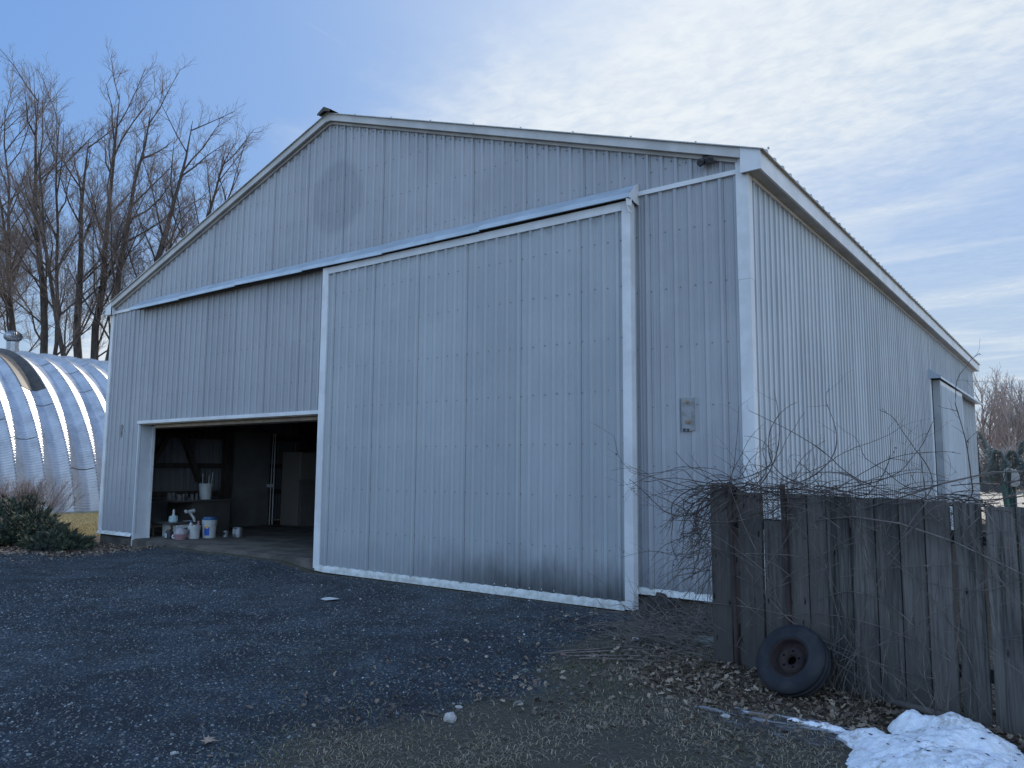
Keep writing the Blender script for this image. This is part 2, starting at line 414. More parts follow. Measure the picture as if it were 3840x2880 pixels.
def ribbed(mb, u0, u1, zb, zt, tf, rows=(), ph=0.0, dark=1, nz=1, wob=0.0, kk=(1.04, .87, .60, .96)):
    pr = profile(u0, u1, ph=ph); b = len(mb.v)
    zb_ = zb if callable(zb) else (lambda u: zb); zt_ = zt if callable(zt) else (lambda u: zt)
    for u, n in pr:
        for i in range(nz+1):
            t = i/nz; z = zb_(u)*(1-t)+zt_(u)*t
            ww = wob*noise.noise(Vector((u*1.2, z*.7, ph*7))) if wob else 0
            mb.v.append(tuple(tf(u, n+ww, z)))
    mb.mat = 0
    for i in range(len(pr)-1):
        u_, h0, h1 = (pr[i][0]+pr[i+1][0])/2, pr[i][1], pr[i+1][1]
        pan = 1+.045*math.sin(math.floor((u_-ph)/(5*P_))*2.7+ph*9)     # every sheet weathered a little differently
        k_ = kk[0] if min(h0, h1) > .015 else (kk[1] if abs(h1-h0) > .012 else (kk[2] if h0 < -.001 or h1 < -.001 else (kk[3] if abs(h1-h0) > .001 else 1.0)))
        mb.col = (pan*k_, pan*k_, pan*k_)                               # rib shading put into the colour: lighter tops, darker flanks and seam grooves
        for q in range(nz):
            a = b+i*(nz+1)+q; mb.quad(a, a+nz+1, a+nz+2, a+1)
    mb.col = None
    mb.mat = dark                          # screws with neoprene washers
    k = math.ceil((u0+.03-ph)/P_)
    while ph+k*P_+.05 < u1-.02:
        u = ph+k*P_+.052
        for z in rows:
            z2 = z+random.uniform(-.008, .008)
            if zb_(u)+.03 < z2 < zt_(u)-.03 and random.random() < .96:
                uu = u+random.uniform(-.004, .004); r = .0088
                ring = [(uu+r*math.cos(a), z2+r*math.sin(a)) for a in (0, 1.05, 2.1, 3.14, 4.19, 5.24)]
                bb = len(mb.v); mb.v += [tuple(tf(p, .001, q)) for p, q in ring]+[tuple(tf(uu+(p-uu)*.6, .008, z2+(q-z2)*.6)) for p, q in ring]
                for i in range(6): j = (i+1) % 6; mb.quad(bb+i, bb+j, bb+6+j, bb+6+i)
                mb.quad(*range(bb+6, bb+12))
        k += 1
    mb.mat = 0
FR = lambda u, n, z: (u, -n, z)            # front wall, outwards = -y
ROWS = [.73, 1.44, 2.16, 2.87, 3.58, 4.29, 5.25, 5.95, 6.65]
wtop = lambda u: min(roofz(u)-.175, 7.345)  # lower edge of the gable trim
HDR = 2.33
ft = thing; fw = MB()
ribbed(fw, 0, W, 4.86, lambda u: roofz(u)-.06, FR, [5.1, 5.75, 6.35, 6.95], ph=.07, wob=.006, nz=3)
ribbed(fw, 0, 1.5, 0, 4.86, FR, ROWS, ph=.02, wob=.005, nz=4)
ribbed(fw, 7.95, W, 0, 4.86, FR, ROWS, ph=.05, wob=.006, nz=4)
# screw line just under the gable trim
fw.mat = 1
for i in range(74):
    u = .2+i*P_; z = wtop(u)-.05
    if 0 < u < W: fw.box(u-.007, u+.007, -.012, 0, z-.007, z+.007)
fw.mat = 0
part('front_wall', fw, [M['wall'], M['screw']], barn)
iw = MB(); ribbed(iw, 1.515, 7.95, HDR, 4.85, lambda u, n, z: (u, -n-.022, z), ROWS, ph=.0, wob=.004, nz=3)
iw.face([(1.515, 0, HDR), (1.515, -.022, HDR), (1.515, -.022, 4.85), (1.515, 0, 4.85)])
part('upper_wall_panel', iw, [M['wall'], M['screw']], barn)
KS = (1.16, .50, .5, .92); sw = MB(); SD = lambda u, n, z: (W+n, u, z)  # KS: stronger rib shading in the colour of the side wall
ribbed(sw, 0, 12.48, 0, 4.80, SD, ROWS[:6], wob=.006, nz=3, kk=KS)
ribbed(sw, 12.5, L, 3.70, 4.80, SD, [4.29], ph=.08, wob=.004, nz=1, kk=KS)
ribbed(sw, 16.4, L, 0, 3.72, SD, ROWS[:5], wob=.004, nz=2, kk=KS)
sw.mat = 0; sw.box(W-.02, W+.03, 12.46, 12.52, 3.7, 4.8)
part('side_wall', sw, [M['side'], M['screw']], barn)
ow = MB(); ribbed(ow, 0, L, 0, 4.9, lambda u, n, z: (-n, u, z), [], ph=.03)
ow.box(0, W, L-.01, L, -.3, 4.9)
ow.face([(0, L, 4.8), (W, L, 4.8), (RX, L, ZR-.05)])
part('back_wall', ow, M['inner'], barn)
# gable and eave trim
tr = MB()
def strip(mb, x0, x1, z0f, z1f, y0, y1, n=1):   # sloping strip following two height functions
    for i in range(n):
        a = x0+(x1-x0)*i/n; b_ = x0+(x1-x0)*(i+1)/n
        P = [(a, z0f(a)), (b_, z0f(b_)), (b_, z1f(b_)), (a, z1f(a))]
        mb.prism(P, (y0, y1), lambda u, v, t: (u, t, v))
fb = lambda x: min(roofz(x)-.13, 7.375)
XK = (RX-(ZR-.13-7.375)/SL, RX+(ZR-.13-7.375)/SL)
cuts = [.09, 3.3, XK[0], RX, XK[1], RX+.35, 11.2, 14.585]
for i in range(len(cuts)-1):
    e = .0015*(i % 2)
    strip(tr, cuts[i], cuts[i+1], fb, lambda x: roofz(x)-.012, YF-e, YF+.03)
part('rake_fascia', tr, M['rake'], barn, bevel=.003)
tr = MB()
for i in range(len(cuts)-1):
    a, b_ = cuts[i], cuts[i+1]
    P = [(a, YF+.03, fb(a)+.004), (b_, YF+.03, fb(b_)+.004), (b_, .0, fb(b_)+.004), (a, .0, fb(a)+.004)]
    tr.face(P)
part('rake_soffit', tr, M['soffit'], barn)
tr = MB()
ft_ = lambda x: min(roofz(x)-.175, 7.335)
XK2 = (RX-(ZR-.175-7.335)/SL, RX+(ZR-.175-7.335)/SL)
for a, b_ in ((.1, XK2[0]), (XK2[0], XK2[1]), (XK2[1], 14.52)): strip(tr, a, b_, ft_, lambda x: fb(x)+.002, -.045, -.0)
part('gable_trim', tr, M['soffit'], barn)
tr = MB()                                  # boxed returns at the two eave corners
for a, b_, zb in ((14.588, ER+.004, 4.785), (EL_-.004, .088, 4.80)):
    P = [(a, zb), (b_, zb), (b_, roofz(b_)-.012), (a, roofz(a)-.012)]
    tr.prism(P, (YF-.006, YF+.02), lambda u, v, t: (u, t, v))
tr.face([(.088, YF, 4.8), (.088, 0, 4.8), (.088, 0, 5.05), (.088, YF, 5.05)])
tr.face([(14.588, YF, 4.785), (14.588, 0, 4.785), (14.588, 0, 5.07), (14.588, YF, 5.07)])
split_part('eave_return', tr, M['trim'], barn, lambda x, y, z: x < 7)
tr = MB()
yy = [YF+.02, 3.1, 6.2, 9.3, 12.4, 15.5, 18.6, L+.09]
for i in range(len(yy)-1):
    e = .0015*(i % 2); tr.box(ER-.03, ER+e, yy[i], yy[i+1], 4.785, roofz(ER)-.012)
    tr.box(EL_-e, EL_+.03, yy[i], yy[i+1], 4.80, roofz(EL_)-.012)
split_part('eave_fascia', tr, M['trim'], barn, lambda x, y, z: x < 7)
tr = MB()
yy = [YF+.02, 2.4, 4.9, 7.3, 9.8, 12.2, 14.6, 17.1, 19.5, L+.09]
for i in range(len(yy)-1):
    e = .002*(i % 2)
    tr.face([(W, yy[i], 4.795-e), (ER-.03, yy[i], 4.788-e), (ER-.03, yy[i+1], 4.788-e), (W, yy[i+1], 4.795-e)])
    tr.face([(0, yy[i], 4.805), (EL_+.03, yy[i], 4.803), (EL_+.03, yy[i+1], 4.803), (0, yy[i+1], 4.805)])
split_part('eave_soffit', tr, M['soffit'], barn, lambda x, y, z: x < 7)
tr = MB(); tr.box(W+.005, W+.035, .1, L, 4.755, 4.793); part('eave_frieze_trim', tr, M['trim'], barn)
tr = MB()                                  # corner trims
tr.box(W-.115, W+.028, -.035, .0, -.03, 3.58); tr.box(W, W+.028, 0, .085, -.03, 3.58)
tr.box(W-.118, W+.031, -.038, .0, 3.56, 5.0); tr.box(W, W+.031, 0, .088, 3.56, 4.79)
part('corner_trim', tr, M['trim'], barn, bevel=.003)
tr = MB(); tr.box(-.03, .085, -.035, 0, -.03, 4.86); tr.box(-.03, 0, 0, .09, -.03, 4.86)
tr.box(.06, .1, -.04, 0, 4.8, 5.08)
part('corner_trim', tr, M['trim'], barn, bevel=.003)
tr = MB(); tr.box(.085, 1.3, -.036, 0, 4.815, 4.875); tr.box(13.2, W-.118, -.036, 0, 4.813, 4.870)
split_part('band_trim', tr, M['trim'], barn, lambda x, y, z: x < 7, bevel=.002)
tr = MB()
def skirt(mb, x0, x1):
    n = max(1, int((x1-x0)/.095)); pts = []
    for i in range(n+1):
        x = x0+(x1-x0)*i/n; wv = .008*math.sin(i*2.1)+random.uniform(-.003, .003)
        pts.append((x, wv))
    for i in range(n):
        (a, wa), (b_, wb) = pts[i], pts[i+1]
        mb.face([(a, -.030, -.002+wa), (b_, -.030, -.002+wb), (b_, -.062, -.062), (a, -.062, -.062)][::-1])
        mb.face([(a, -.004, .01+wa), (b_, -.004, .01+wb), (b_, -.030, -.002+wb), (a, -.030, -.002+wa)][::-1])
        mb.face([(a, -.062, -.062), (b_, -.062, -.062), (b_, .0, -.066), (a, .0, -.066)][::-1])
skirt(tr, -.035, 1.42); skirt(tr, 13.16, W+.03)
split_part('base_trim', tr, M['trimd'], barn, lambda x, y, z: x < 7)
tr = MB(); tr.box(0, 1.45, .02, .08, -.34, 0); tr.box(7.9, W-.02, .02, .08, -.36, 0); tr.box(W-.08, W-.02, .08, L, -.36, 0); tr.box(.02, .08, .08, L, -.36, 0)
split_part('skirt_board', tr, M['timber'], barn, lambda x, y, z: (y > .085, x < 7))
# opening: jamb, header, slab
tr = MB(); tr.box(1.425, 1.475, -.035, .245, -.262, HDR+.03); part('door_jamb', tr, mat('jamb_paint', (.50, .53, .57), .5, var=.15, vscale=1.5), barn, bevel=.004)
tr = MB(); tr.box(1.44, 1.53, .245, .30, -.2, HDR-.07); part('inner_jamb', tr, M['trim'], barn)
tr = MB(); tr.box(1.42, 4.6, -.05, -.0, HDR-.035, HDR+.03); tr.box(4.597, 7.95, -.0515, 0, HDR-.036, HDR+.029); part('header_trim', tr, M['trim'], barn, bevel=.003)
tr = MB(); tr.box(1.475, 7.95, 0, .26, HDR-.05, HDR+.05); part('header_beam', tr, M['woodheader'], barn)
tr = MB(); tr.box(1.53, 7.95, .262, .29, HDR-.105, HDR-.052); part('header_lip', tr, M['woodheader'], barn)
tr = MB(); tr.box(1.5, 7.95, .30, .36, HDR-.13, HDR+.3); part('track_beam', tr, M['timber'], barn)
tr = MB()
nx = 48
for (a, b_, y0, y1, z1) in ((1.5, 8.0, -.05, .0, -.12), (.08, W-.08, .0, L-.05, -.10)):
    tr.box(a, b_, y0, y1, -.36, z1)
part('floor_slab', tr, M['concrete'], barn)
# roof
rf = MB()
yr0, yr1 = YF-.03, L+.12
def roofprof():
    out = [(yr0, 0)]; k = 0
    while True:
        c = yr0+.15+k*.295
        if c+.05 > yr1: break
        out += [(c-.035, 0), (c-.018, .028), (c+.018, .028), (c+.035, 0)]; k += 1
    out.append((yr1, 0)); return out
rp = roofprof()
for s_, xe in ((1, ER+.045), (-1, EL_-.045)):
    b = len(rf.v)
    for y, n in rp:
        rf.v.append((xe, y, roofz(xe)+n)); rf.v.append((RX, y, ZR+n))
    for i in range(len(rp)-1):
        q = (b+2*i, b+2*i+1, b+2*i+3, b+2*i+2); rf.quad(*(q if s_ < 0 else q[::-1]))
    # underside sheet gives the edge its thickness
    b = len(rf.v)
    for y, n in rp: rf.v.append((xe, y, roofz(xe)-.012)); rf.v.append((RX, y, ZR-.012))
    for i in range(len(rp)-1): rf.quad(b+2*i, b+2*i+2, b+2*i+3, b+2*i+1)
    c0 = b-2*len(rp)
    for i in range(len(rp)-1): rf.quad(c0+2*i, b+2*i, b+2*i+2, c0+2*i+2)
    for e in (0, 2*(len(rp)-1)): rf.quad(c0+e, c0+e+1, b+e+1, b+e)
    for i in range(9):                     # screw heads along the front edge
        x = RX+s_*(.7+i*.86); rf.box(x-.009, x+.009, yr0+.02, yr0+.04, roofz(x), roofz(x)+.022)
rfo = part('roof', rf, M['roof'], barn)
rc = MB()
for s_ in (1, -1):
    rc.face([(RX, yr0-.07, ZR+.075), (RX, yr1+.05, ZR+.075), (RX+s_*.17, yr1+.05, roofz(RX+.17)+.045), (RX+s_*.17, yr0-.07, roofz(RX+.17)+.045)])
    rc.face([(RX, yr0-.07, ZR+.068), (RX, yr1+.05, ZR+.068), (RX+s_*.17, yr1+.05, roofz(RX+.17)+.03), (RX+s_*.17, yr0-.07, roofz(RX+.17)+.03)])
    rc.face([(RX, yr0-.068, ZR+.072), (RX+s_*.17, yr0-.068, roofz(RX+.17)+.043), (RX+s_*.16, yr0-.068, roofz(RX+.16)+.0), (RX, yr0-.068, ZR+.0)])
part('ridge_cap', rc, M['dark'], rfo)
# track hood over the sliding door
hd = MB(); segs = [1.16, 3.1, 5.0, 6.95, 8.9, 10.85, 13.235]
for i in range(len(segs)-1):
    a, b_ = segs[i], segs[i+1]; e = .002*(i % 2); lo = .0; sag = lambda x: -.012*math.sin(x*.9)
    y1 = -.235-e
    aa = a+.24 if i == 0 else a            # left end is cut on the slant
    T = [(aa, -.034, 4.975), (b_, -.034, 4.965+lo)]
    F = [(a, y1, 4.815+sag(a)), (b_, y1, 4.80+sag(b_))]
    hd.face([F[0], F[1], T[1], T[0]])
    hd.face([(a, y1-.004, 4.755+sag(a)), (b_, y1-.004, 4.74+sag(b_)), F[1], F[0]])
    hd.face([(a, y1+.03, 4.757+sag(a)), (b_, y1+.03, 4.742+sag(b_)), (b_, y1-.004, 4.74+sag(b_)), (a, y1-.004, 4.755+sag(a))])
    hd.face([(aa, -.034, 4.970), (b_, -.034, 4.96), (b_, y1+.003, 4.795+sag(b_)), (a, y1+.003, 4.81+sag(a))])
hdo = part('door_hood', hd, M['hood'], barn)
hc = MB(); hc.prism([(0, 4.985), (-.04, 4.968), (-.237, 4.80), (-.24, 4.735), (-.03, 4.70), (0, 4.70)], (13.235, 13.243), lambda u, v, t: (t, u, v))
part('end_cap', hc, M['trim'], hdo)
hc = MB(); hc.face([(13.19, -.245, 4.735), (13.245, -.20, 4.745), (13.243, -.19, 4.65), (13.19, -.235, 4.655)])
hc.face([(13.19, -.235, 4.655), (13.243, -.19, 4.65), (13.225, -.15, 4.575), (13.195, -.20, 4.575)])
part('bent_flap', hc, M['trim'], hdo)
rail = MB(); rail.box(1.3, 13.2, -.13, -.06, 4.76, 4.82); part('door_track', rail, M['dark'], barn)
# big sliding door
dx0, dx1, dz0, dz1 = 7.44, 13.205, -.245, 4.735; dy = -.16
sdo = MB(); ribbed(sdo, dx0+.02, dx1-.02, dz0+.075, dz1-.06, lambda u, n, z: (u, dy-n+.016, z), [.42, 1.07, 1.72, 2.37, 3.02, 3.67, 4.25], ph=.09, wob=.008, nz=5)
sdo.mat = 2
k = 0
while dx0+.09+k*P_ < dx1-.1:
    u = dx0+.075+k*P_; sdo.box(u-.006, u+.006, dy-.002, dy+.02, dz0+.115, dz0+.127); k += 1
sdo.mat = 0
sdoor = part('sliding_door', sdo, [M['doorp'], M['screw'], M['screww']], barn)
fr = MB()
fr.box(dx0-.02, dx0+.125, dy-.012, -.07, dz0+.035, dz1)
fr.box(dx0+.126, dx1-.12, dy-.0105, -.07, dz1-.115, dz1-.001)
fr.box(dx1-.119, dx1, dy-.012, -.05, dz0, dz1)
part('door_frame', fr, M['trim'], sdoor, bevel=.004)
fr = MB(); n = 120; rows = []
for i in range(n+1):
    x = dx0+.03+(dx1-.119-dx0-.03)*i/n
    wv = .004*math.sin((x-.09)/P_*2*math.pi)+random.uniform(-.0015, .0015)
    zb = dz0-.012+.02*max(0, 1-(x-dx0)/.25)
    rows.append([(x, dy+.012, dz0+.092+wv*.5), (x, dy-.008, dz0+.086+wv*.5), (x, dy-.016, dz0+.045), (x, dy-.019, zb), (x, dy+.04, zb-.003)])
b = len(fr.v)
for r_ in rows: fr.v += r_
for i in range(n):
    for j in range(4): fr.quad(b+i*5+j+1, b+i*5+5+j+1, b+i*5+5+j, b+i*5+j)
fr.box(dx0+.02, dx1-.12, dy+.04, -.06, dz0-.01, dz0+.08)
part('bottom_rail', fr, M['trimd'], sdoor)
# side sliding door, low on the right wall
s2 = MB(); ribbed(s2, 12.55, 16.4, -.2, 3.50, lambda u, n, z: (W+.215+n, u, z), [.7, 1.5, 2.3, 3.1], ph=.03)
s2.mat = 0
sdr = part('side_sliding_door', s2, [M['side'], M['screw']], barn)
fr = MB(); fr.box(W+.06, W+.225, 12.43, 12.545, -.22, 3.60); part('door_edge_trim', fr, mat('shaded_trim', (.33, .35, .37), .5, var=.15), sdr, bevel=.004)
fr = MB(); fr.box(W+.06, W+.225, 16.4, 16.5, -.22, 3.60); fr.box(W+.06, W+.222, 12.546, 16.4, 3.46, 3.598); fr.box(W+.0, W+.05, 12.2, 12.4, -.2, 3.7)
part('door_frame', fr, M['trim'], sdr, bevel=.004)
fr = MB(); fr.prism([(0, 3.86), (.05, 3.84), (.27, 3.67), (.27, 3.62), (0, 3.62)], (12.19, 12.20), lambda u, v, t: (W+u, t, v))
for a, b_ in ((12.2, 15.3), (15.3, 18.6), (18.6, 21.8)):
    fr.face([(W+.03, a, 3.85), (W+.03, b_, 3.85), (W+.275, b_, 3.67), (W+.275, a, 3.67)])
    fr.face([(W+.275, a, 3.67), (W+.275, b_, 3.67), (W+.28, b_, 3.61), (W+.28, a, 3.61)])
    fr.face([(W+.27, a, 3.665), (W+.27, b_, 3.665), (W+.0, b_, 3.68), (W+.0, a, 3.68)])
part('side_door_hood', fr, M['hood'], barn)
# lamp, blanking plates
lm = MB(); lm.lathe([(.0, 0), (.055, 0), (.06, .02), (.045, .04), (0, .04)], (14.16, -.02, 5.09), 14, Matrix.Rotation(R(90), 3, 'X'))
for sx in (-1, 1):
    m3 = Matrix.Rotation(R(115), 3, 'X') @ Matrix.Rotation(R(sx*20), 3, 'Y')
    lm.lathe([(0, -.03), (.024, -.03), (.038, .0), (.05, .06), (.045, .064), (0, .05)], (14.17+sx*.04, -.07, 5.04-(sx > 0)*.0), 16, m3)
part('flood_lamp', lm, M['black'], barn, smooth=True)
pl = MB()
def plate(mb, x0, x1, z0, z1, ruffle=True):
    mb.mat = 0; n = 6
    P = [(x0, z0)]+[(x0+(x1-x0)*i/n, z0+(.012 if i % 2 else 0)) for i in range(1, n+1)]+[(x1-(x1-x0)*i/n, z1-(.018 if i % 2 else 0)) for i in range(0, n+1)]
    mb.prism(P, (-.006, -.031), lambda u, v, t: (u, t, v))
plate(pl, 13.785, 13.945, 1.85, 2.25)
pl.mat = 1
for x, z, r in ((13.855, 2.195, .018), (13.862, 1.965, .024)): pl.lathe([(r, 0), (r, .015), (0, .02)], (x, -.03, z), 8, Matrix.Rotation(R(90), 3, 'X'))
pl.mat = 2
pl.box(13.80, 13.83, -.036, -.03, 1.855, 1.885); pl.box(13.845, 13.875, -.036, -.03, 1.862, 1.882)
part('blanking_plate', pl, [M['rust'], M['bolt'], M['black']], barn)
pl = MB(); plate(pl, .70, .745, 2.03, 2.30); pl.box(.66, .80, -.03, -.024, 2.235, 2.26); pl.mat = 1; pl.box(.715, .735, -.04, -.03, 2.1, 2.13)
part('blanking_plate', pl, [M['rust'], M['bolt'], M['black']], barn)
# interior timber: posts, girts, braces, sheeting door
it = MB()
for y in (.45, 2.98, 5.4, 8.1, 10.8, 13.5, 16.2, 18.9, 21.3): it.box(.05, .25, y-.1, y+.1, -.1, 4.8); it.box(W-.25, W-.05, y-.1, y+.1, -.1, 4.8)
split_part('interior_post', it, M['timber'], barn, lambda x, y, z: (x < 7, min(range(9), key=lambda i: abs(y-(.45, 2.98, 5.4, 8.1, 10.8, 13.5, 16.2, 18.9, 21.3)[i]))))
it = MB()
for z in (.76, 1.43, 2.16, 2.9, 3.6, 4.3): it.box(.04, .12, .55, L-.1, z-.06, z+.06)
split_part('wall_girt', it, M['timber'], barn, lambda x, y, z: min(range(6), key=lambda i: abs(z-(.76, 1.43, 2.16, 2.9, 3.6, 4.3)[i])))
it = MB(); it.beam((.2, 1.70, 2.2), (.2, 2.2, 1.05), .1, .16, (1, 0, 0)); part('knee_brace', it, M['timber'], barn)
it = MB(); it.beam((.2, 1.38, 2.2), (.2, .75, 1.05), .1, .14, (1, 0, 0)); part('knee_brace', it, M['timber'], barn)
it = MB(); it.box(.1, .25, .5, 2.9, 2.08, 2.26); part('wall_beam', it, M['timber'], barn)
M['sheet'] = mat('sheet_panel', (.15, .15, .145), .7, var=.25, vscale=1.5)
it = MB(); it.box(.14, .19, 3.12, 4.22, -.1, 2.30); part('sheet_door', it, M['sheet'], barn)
it = MB()
for y in (.5, 3.2, 5.9, 8.6, 11.3, 14, 16.7, 19.4):
    it.box(.1, W-.1, y-.05, y+.05, 4.75, 4.95)
    it.beam((.1, y, 4.9), (RX, y, ZR-.15), .08, .15); it.beam((W-.1, y, 4.9), (RX, y, ZR-.15), .08, .15)
split_part('roof_truss', it, M['timber'], barn, lambda x, y, z: round((y-.5)/2.7))
it = MB(); it.tube([(.2, 4.27, -.1), (.2, 4.27, .9), (.2, 4.3, 2.3)], .012, 6); it.tube([(.2, 4.36, -.1), (.2, 4.36, 2.3)], .015, 6); it.box(.15, .22, 4.15, 4.35, .88, .96)
part('conduit', it, M['screww'], barn)

# ================================================================== THINGS INSIDE THE DOORWAY
M['plastic'] = mat('white_plastic', (.46, .48, .48), .45, var=.12, vscale=5)
M['paleblue'] = mat('pale_plastic', (.30, .42, .44), .5)
M['pink'] = mat('pink_plastic', (.30, .17, .19), .5)
M['bag'] = mat('cloudy_bag', (.34, .33, .36), .4, var=.3, vscale=30, bump=.6, bscale=25)
M['blue'] = mat('blue_label', (.01, .09, .42), .5)
M['bluelid'] = mat('blue_lid', (.03, .10, .22), .5)
M['orange'] = mat('orange_badge', (.65, .34, .08), .5)
M['steel'] = mat('tin', (.35, .36, .38), .35, metal=.7, var=.3, vscale=12)
M['label'] = mat('paper_label', (.5, .5, .54), .7, col2=(.22, .24, .28), vscale=60)
M['board'] = mat('dark_board', (.06, .055, .05), .8, var=.3)
FZ = -.1
def pail(x, y, z, r, h, label, group=None, blue=False, stuff=False, lid=False, sticker=False, ha=.4):
    t = thing('pail', label, 'bucket', (x, y, z), group)
    b = MB(); prof = [(0, .004), (r*.86, .004), (r*.87, .015), (r*.97, h*.78), (r*1.06, h*.79), (r*1.06, h*.82), (r*.985, h*.83), (r*.99, h*.90), (r*1.06, h*.91), (r*1.06, h*.94), (r*1.0, h*.95), (r*1.03, h*.97), (r*1.03, h), (r*.97, h), (r*.94, h*.9), (r*.85, .02), (0, .02)]
    b.lathe(prof, (x, y, z), 28); part('body', b, M['plastic'], t, smooth=False)
    hb = MB(); a0 = R(-50)+ha
    pts = []
    for i in range(11):
        a = math.pi*i/10; pts.append((x+r*1.1*math.cos(a0)*math.cos(a)-.05*math.sin(a)*math.sin(a0), y+r*1.1*math.sin(a0)*math.cos(a)+.05*math.sin(a)*math.cos(a0)-.03*math.sin(a), z+h*.8-h*.42*math.sin(a)))
    hb.tube(pts, .0035, 5); part('handle', hb, M['plastic'], t)
    if blue:
        q = MB()
        aa = [R(d) for d in range(-75, -25, 5)]
        for i in range(len(aa)-1):
            for (r0, z0, r1, z1) in ((r*.895*1.012, h*.16, r*.95*1.012, h*.62),):
                q.face([(x+r0*math.cos(aa[i]), y+r0*math.sin(aa[i]), z+z0), (x+r0*math.cos(aa[i+1]), y+r0*math.sin(aa[i+1]), z+z0), (x+r1*math.cos(aa[i+1]), y+r1*math.sin(aa[i+1]), z+z1), (x+r1*math.cos(aa[i]), y+r1*math.sin(aa[i]), z+z1)])
        part('label_panel', q, M['blue'], t)
        q = MB(); a = R(-52); fr3 = Matrix.Rotation(a+R(90), 3, 'Z') @ Matrix.Rotation(R(90), 3, 'X')
        q.lathe([(.035, 0), (.035, .004), (0, .005)], (x+r*.965*math.cos(a), y+r*.965*math.sin(a), z+h*.62), 16, fr3); part('badge', q, M['orange'], t)
    if lid:
        q = MB(); q.lathe([(r*1.05, 0), (r*1.05, .015), (r*.9, .03), (r*.88, .06), (0, .065)], (x, y, z+h), 28); part('lid', q, M['bluelid'], t)
    if sticker:
        q = MB(); a = R(-88)
        q.face([(x+r*.93*math.cos(a-.25), y+r*.93*math.sin(a-.25)-.004, z+.10), (x+r*.93*math.cos(a+.25), y+r*.93*math.sin(a+.25)-.004, z+.10), (x+r*.96*math.cos(a+.25), y+r*.96*math.sin(a+.25)-.004, z+h*.7), (x+r*.96*math.cos(a-.25), y+r*.96*math.sin(a-.25)-.004, z+h*.7)])
        part('sticker', q, M['sheet'], t)
    return t
pail(2.46, 1.10, FZ, .150, .38, 'tall white bucket with blue label and blue lid in the barn doorway', 'buckets in the doorway', blue=True, lid=True)
pail(2.40, .79, FZ, .125, .27, 'short open white bucket holding bottles, left of the blue-labelled bucket', 'buckets in the doorway', sticker=True)
pail(1.30, 1.70, .66, .145, .36, 'white bucket with sticks in it standing up on the dark shelf', 'buckets in the doorway')
def bottle(x, y, z, r, h, mt, cap, label):
    t = thing('bottle', label, 'bottle', (x, y, z), 'bottles standing in the short bucket')
    b = MB(); b.lathe([(0, 0), (r, 0), (r, h*.75), (r*.5, h*.85), (r*.5, h*.88), (0, h*.88)], (x, y, z), 14); part('body', b, mt, t, smooth=False)
    b = MB(); b.lathe([(r*.75, h*.86), (r*.75, h), (0, h)], (x, y, z), 12); part('cap', b, cap, t)
bottle(2.345, .745, FZ+.1, .032, .28, M['plastic'], M['bluelid'], 'white bottle with blue cap sticking out of the short white bucket')
bottle(2.40, .79, FZ+.1, .028, .22, M['plastic'], M['black'], 'low middle bottle with black cap in the short white bucket')
bottle(2.45, .85, FZ+.1, .028, .27, M['pink'], M['pink'], 'pinkish bottle at the right rim of the short white bucket')
st = MB()
for dx, a, hh in ((-.04, .25, .55), (.03, -.2, .5), (.07, -.35, .58)): st.tube([(1.30+dx, 1.70+dx, .70), (1.30+dx+a*.1, 1.70+dx*1.2-a*.15, .70+hh)], .008, 5)
lone('stir_stick', st, M['plastic'], 'pale stir sticks standing in the bucket on the shelf', 'sticks', (1.3, 1.7, .70))
b = MB(); b.lathe([(0, 0), (.11, 0), (.14, .1), (.148, .105), (.148, .115), (.138, .115), (.105, .01), (0, .01)], (2.33, .53, FZ), 20)
lone('basin', b, M['pink'], 'round dusty pink basin under a cloudy plastic bag', 'basin', (2.33, .53, FZ))
b = MB(); n = 14
for j in range(7):
    for i in range(n):
        ph = math.pi*.5*j/6; a = 2*math.pi*i/n; rr = .125*math.cos(ph)*(1+.18*noise.noise(Vector((math.cos(a)*2, math.sin(a)*2, j*.6))))
        b.v.append((2.33+rr*math.cos(a), .53+rr*math.sin(a), FZ+.10+.15*math.sin(ph)))
for j in range(6):
    for i in range(n): b.quad(j*n+i, j*n+(i+1) % n, (j+1)*n+(i+1) % n, (j+1)*n+i)
lone('plastic_bag', b, M['bag'], 'crumpled cloudy plastic bag bulging out of the pink basin', 'bag', (2.33, .53, FZ+.1), smooth=True)
t = thing('jug', 'dark jug with pale label and brown cap by the left door jamb', 'jug', (2.0, .47, FZ))
b = MB(); b.lathe([(0, 0), (.075, 0), (.08, .02), (.08, .14), (.05, .18), (.03, .19), (0, .19)], (2.0, .47, FZ), 18); part('body', b, M['black'], t)
b = MB(); b.lathe([(.03, .19), (.03, .235), (0, .235)], (2.0, .47, FZ), 12); part('cap', b, M['bolt'], t)
b = MB(); b.box(1.985, 2.05, .385, .388, FZ+.02, FZ+.12); part('label_panel', b, M['label'], t)
b = MB(); b.lathe([(.02, 0), (.05, 0), (.05, .04), (.02, .04), (.02, 0)], (2.17, .50, FZ+.05), 18, Matrix.Rotation(R(80), 3, 'X') @ Matrix.Rotation(R(25), 3, 'Y'))
lone('tape_roll', b, M['plastic'], 'small white roll of tape on edge beside the dark jug', 'tape roll', (2.17, .50, FZ))
t = thing('appliance', 'white boxy appliance with a dial standing behind the jug and basin', 'appliance', (1.75, .95, FZ))
b = MB(); b.box(1.45, 2.0, .62, 1.1, FZ, .17); part('body', b, M['plastic'], t, bevel=.01)
b = MB(); b.box(2.0, 2.006, .70, 1.05, .07, .10); part('slot', b, M['steel'], t)
b = MB(); b.lathe([(.03, 0), (.03, .015), (0, .02)], (2.0, .83, .02), 16, Matrix.Rotation(R(90), 3, 'Y')); part('dial', b, M['steel'], t)
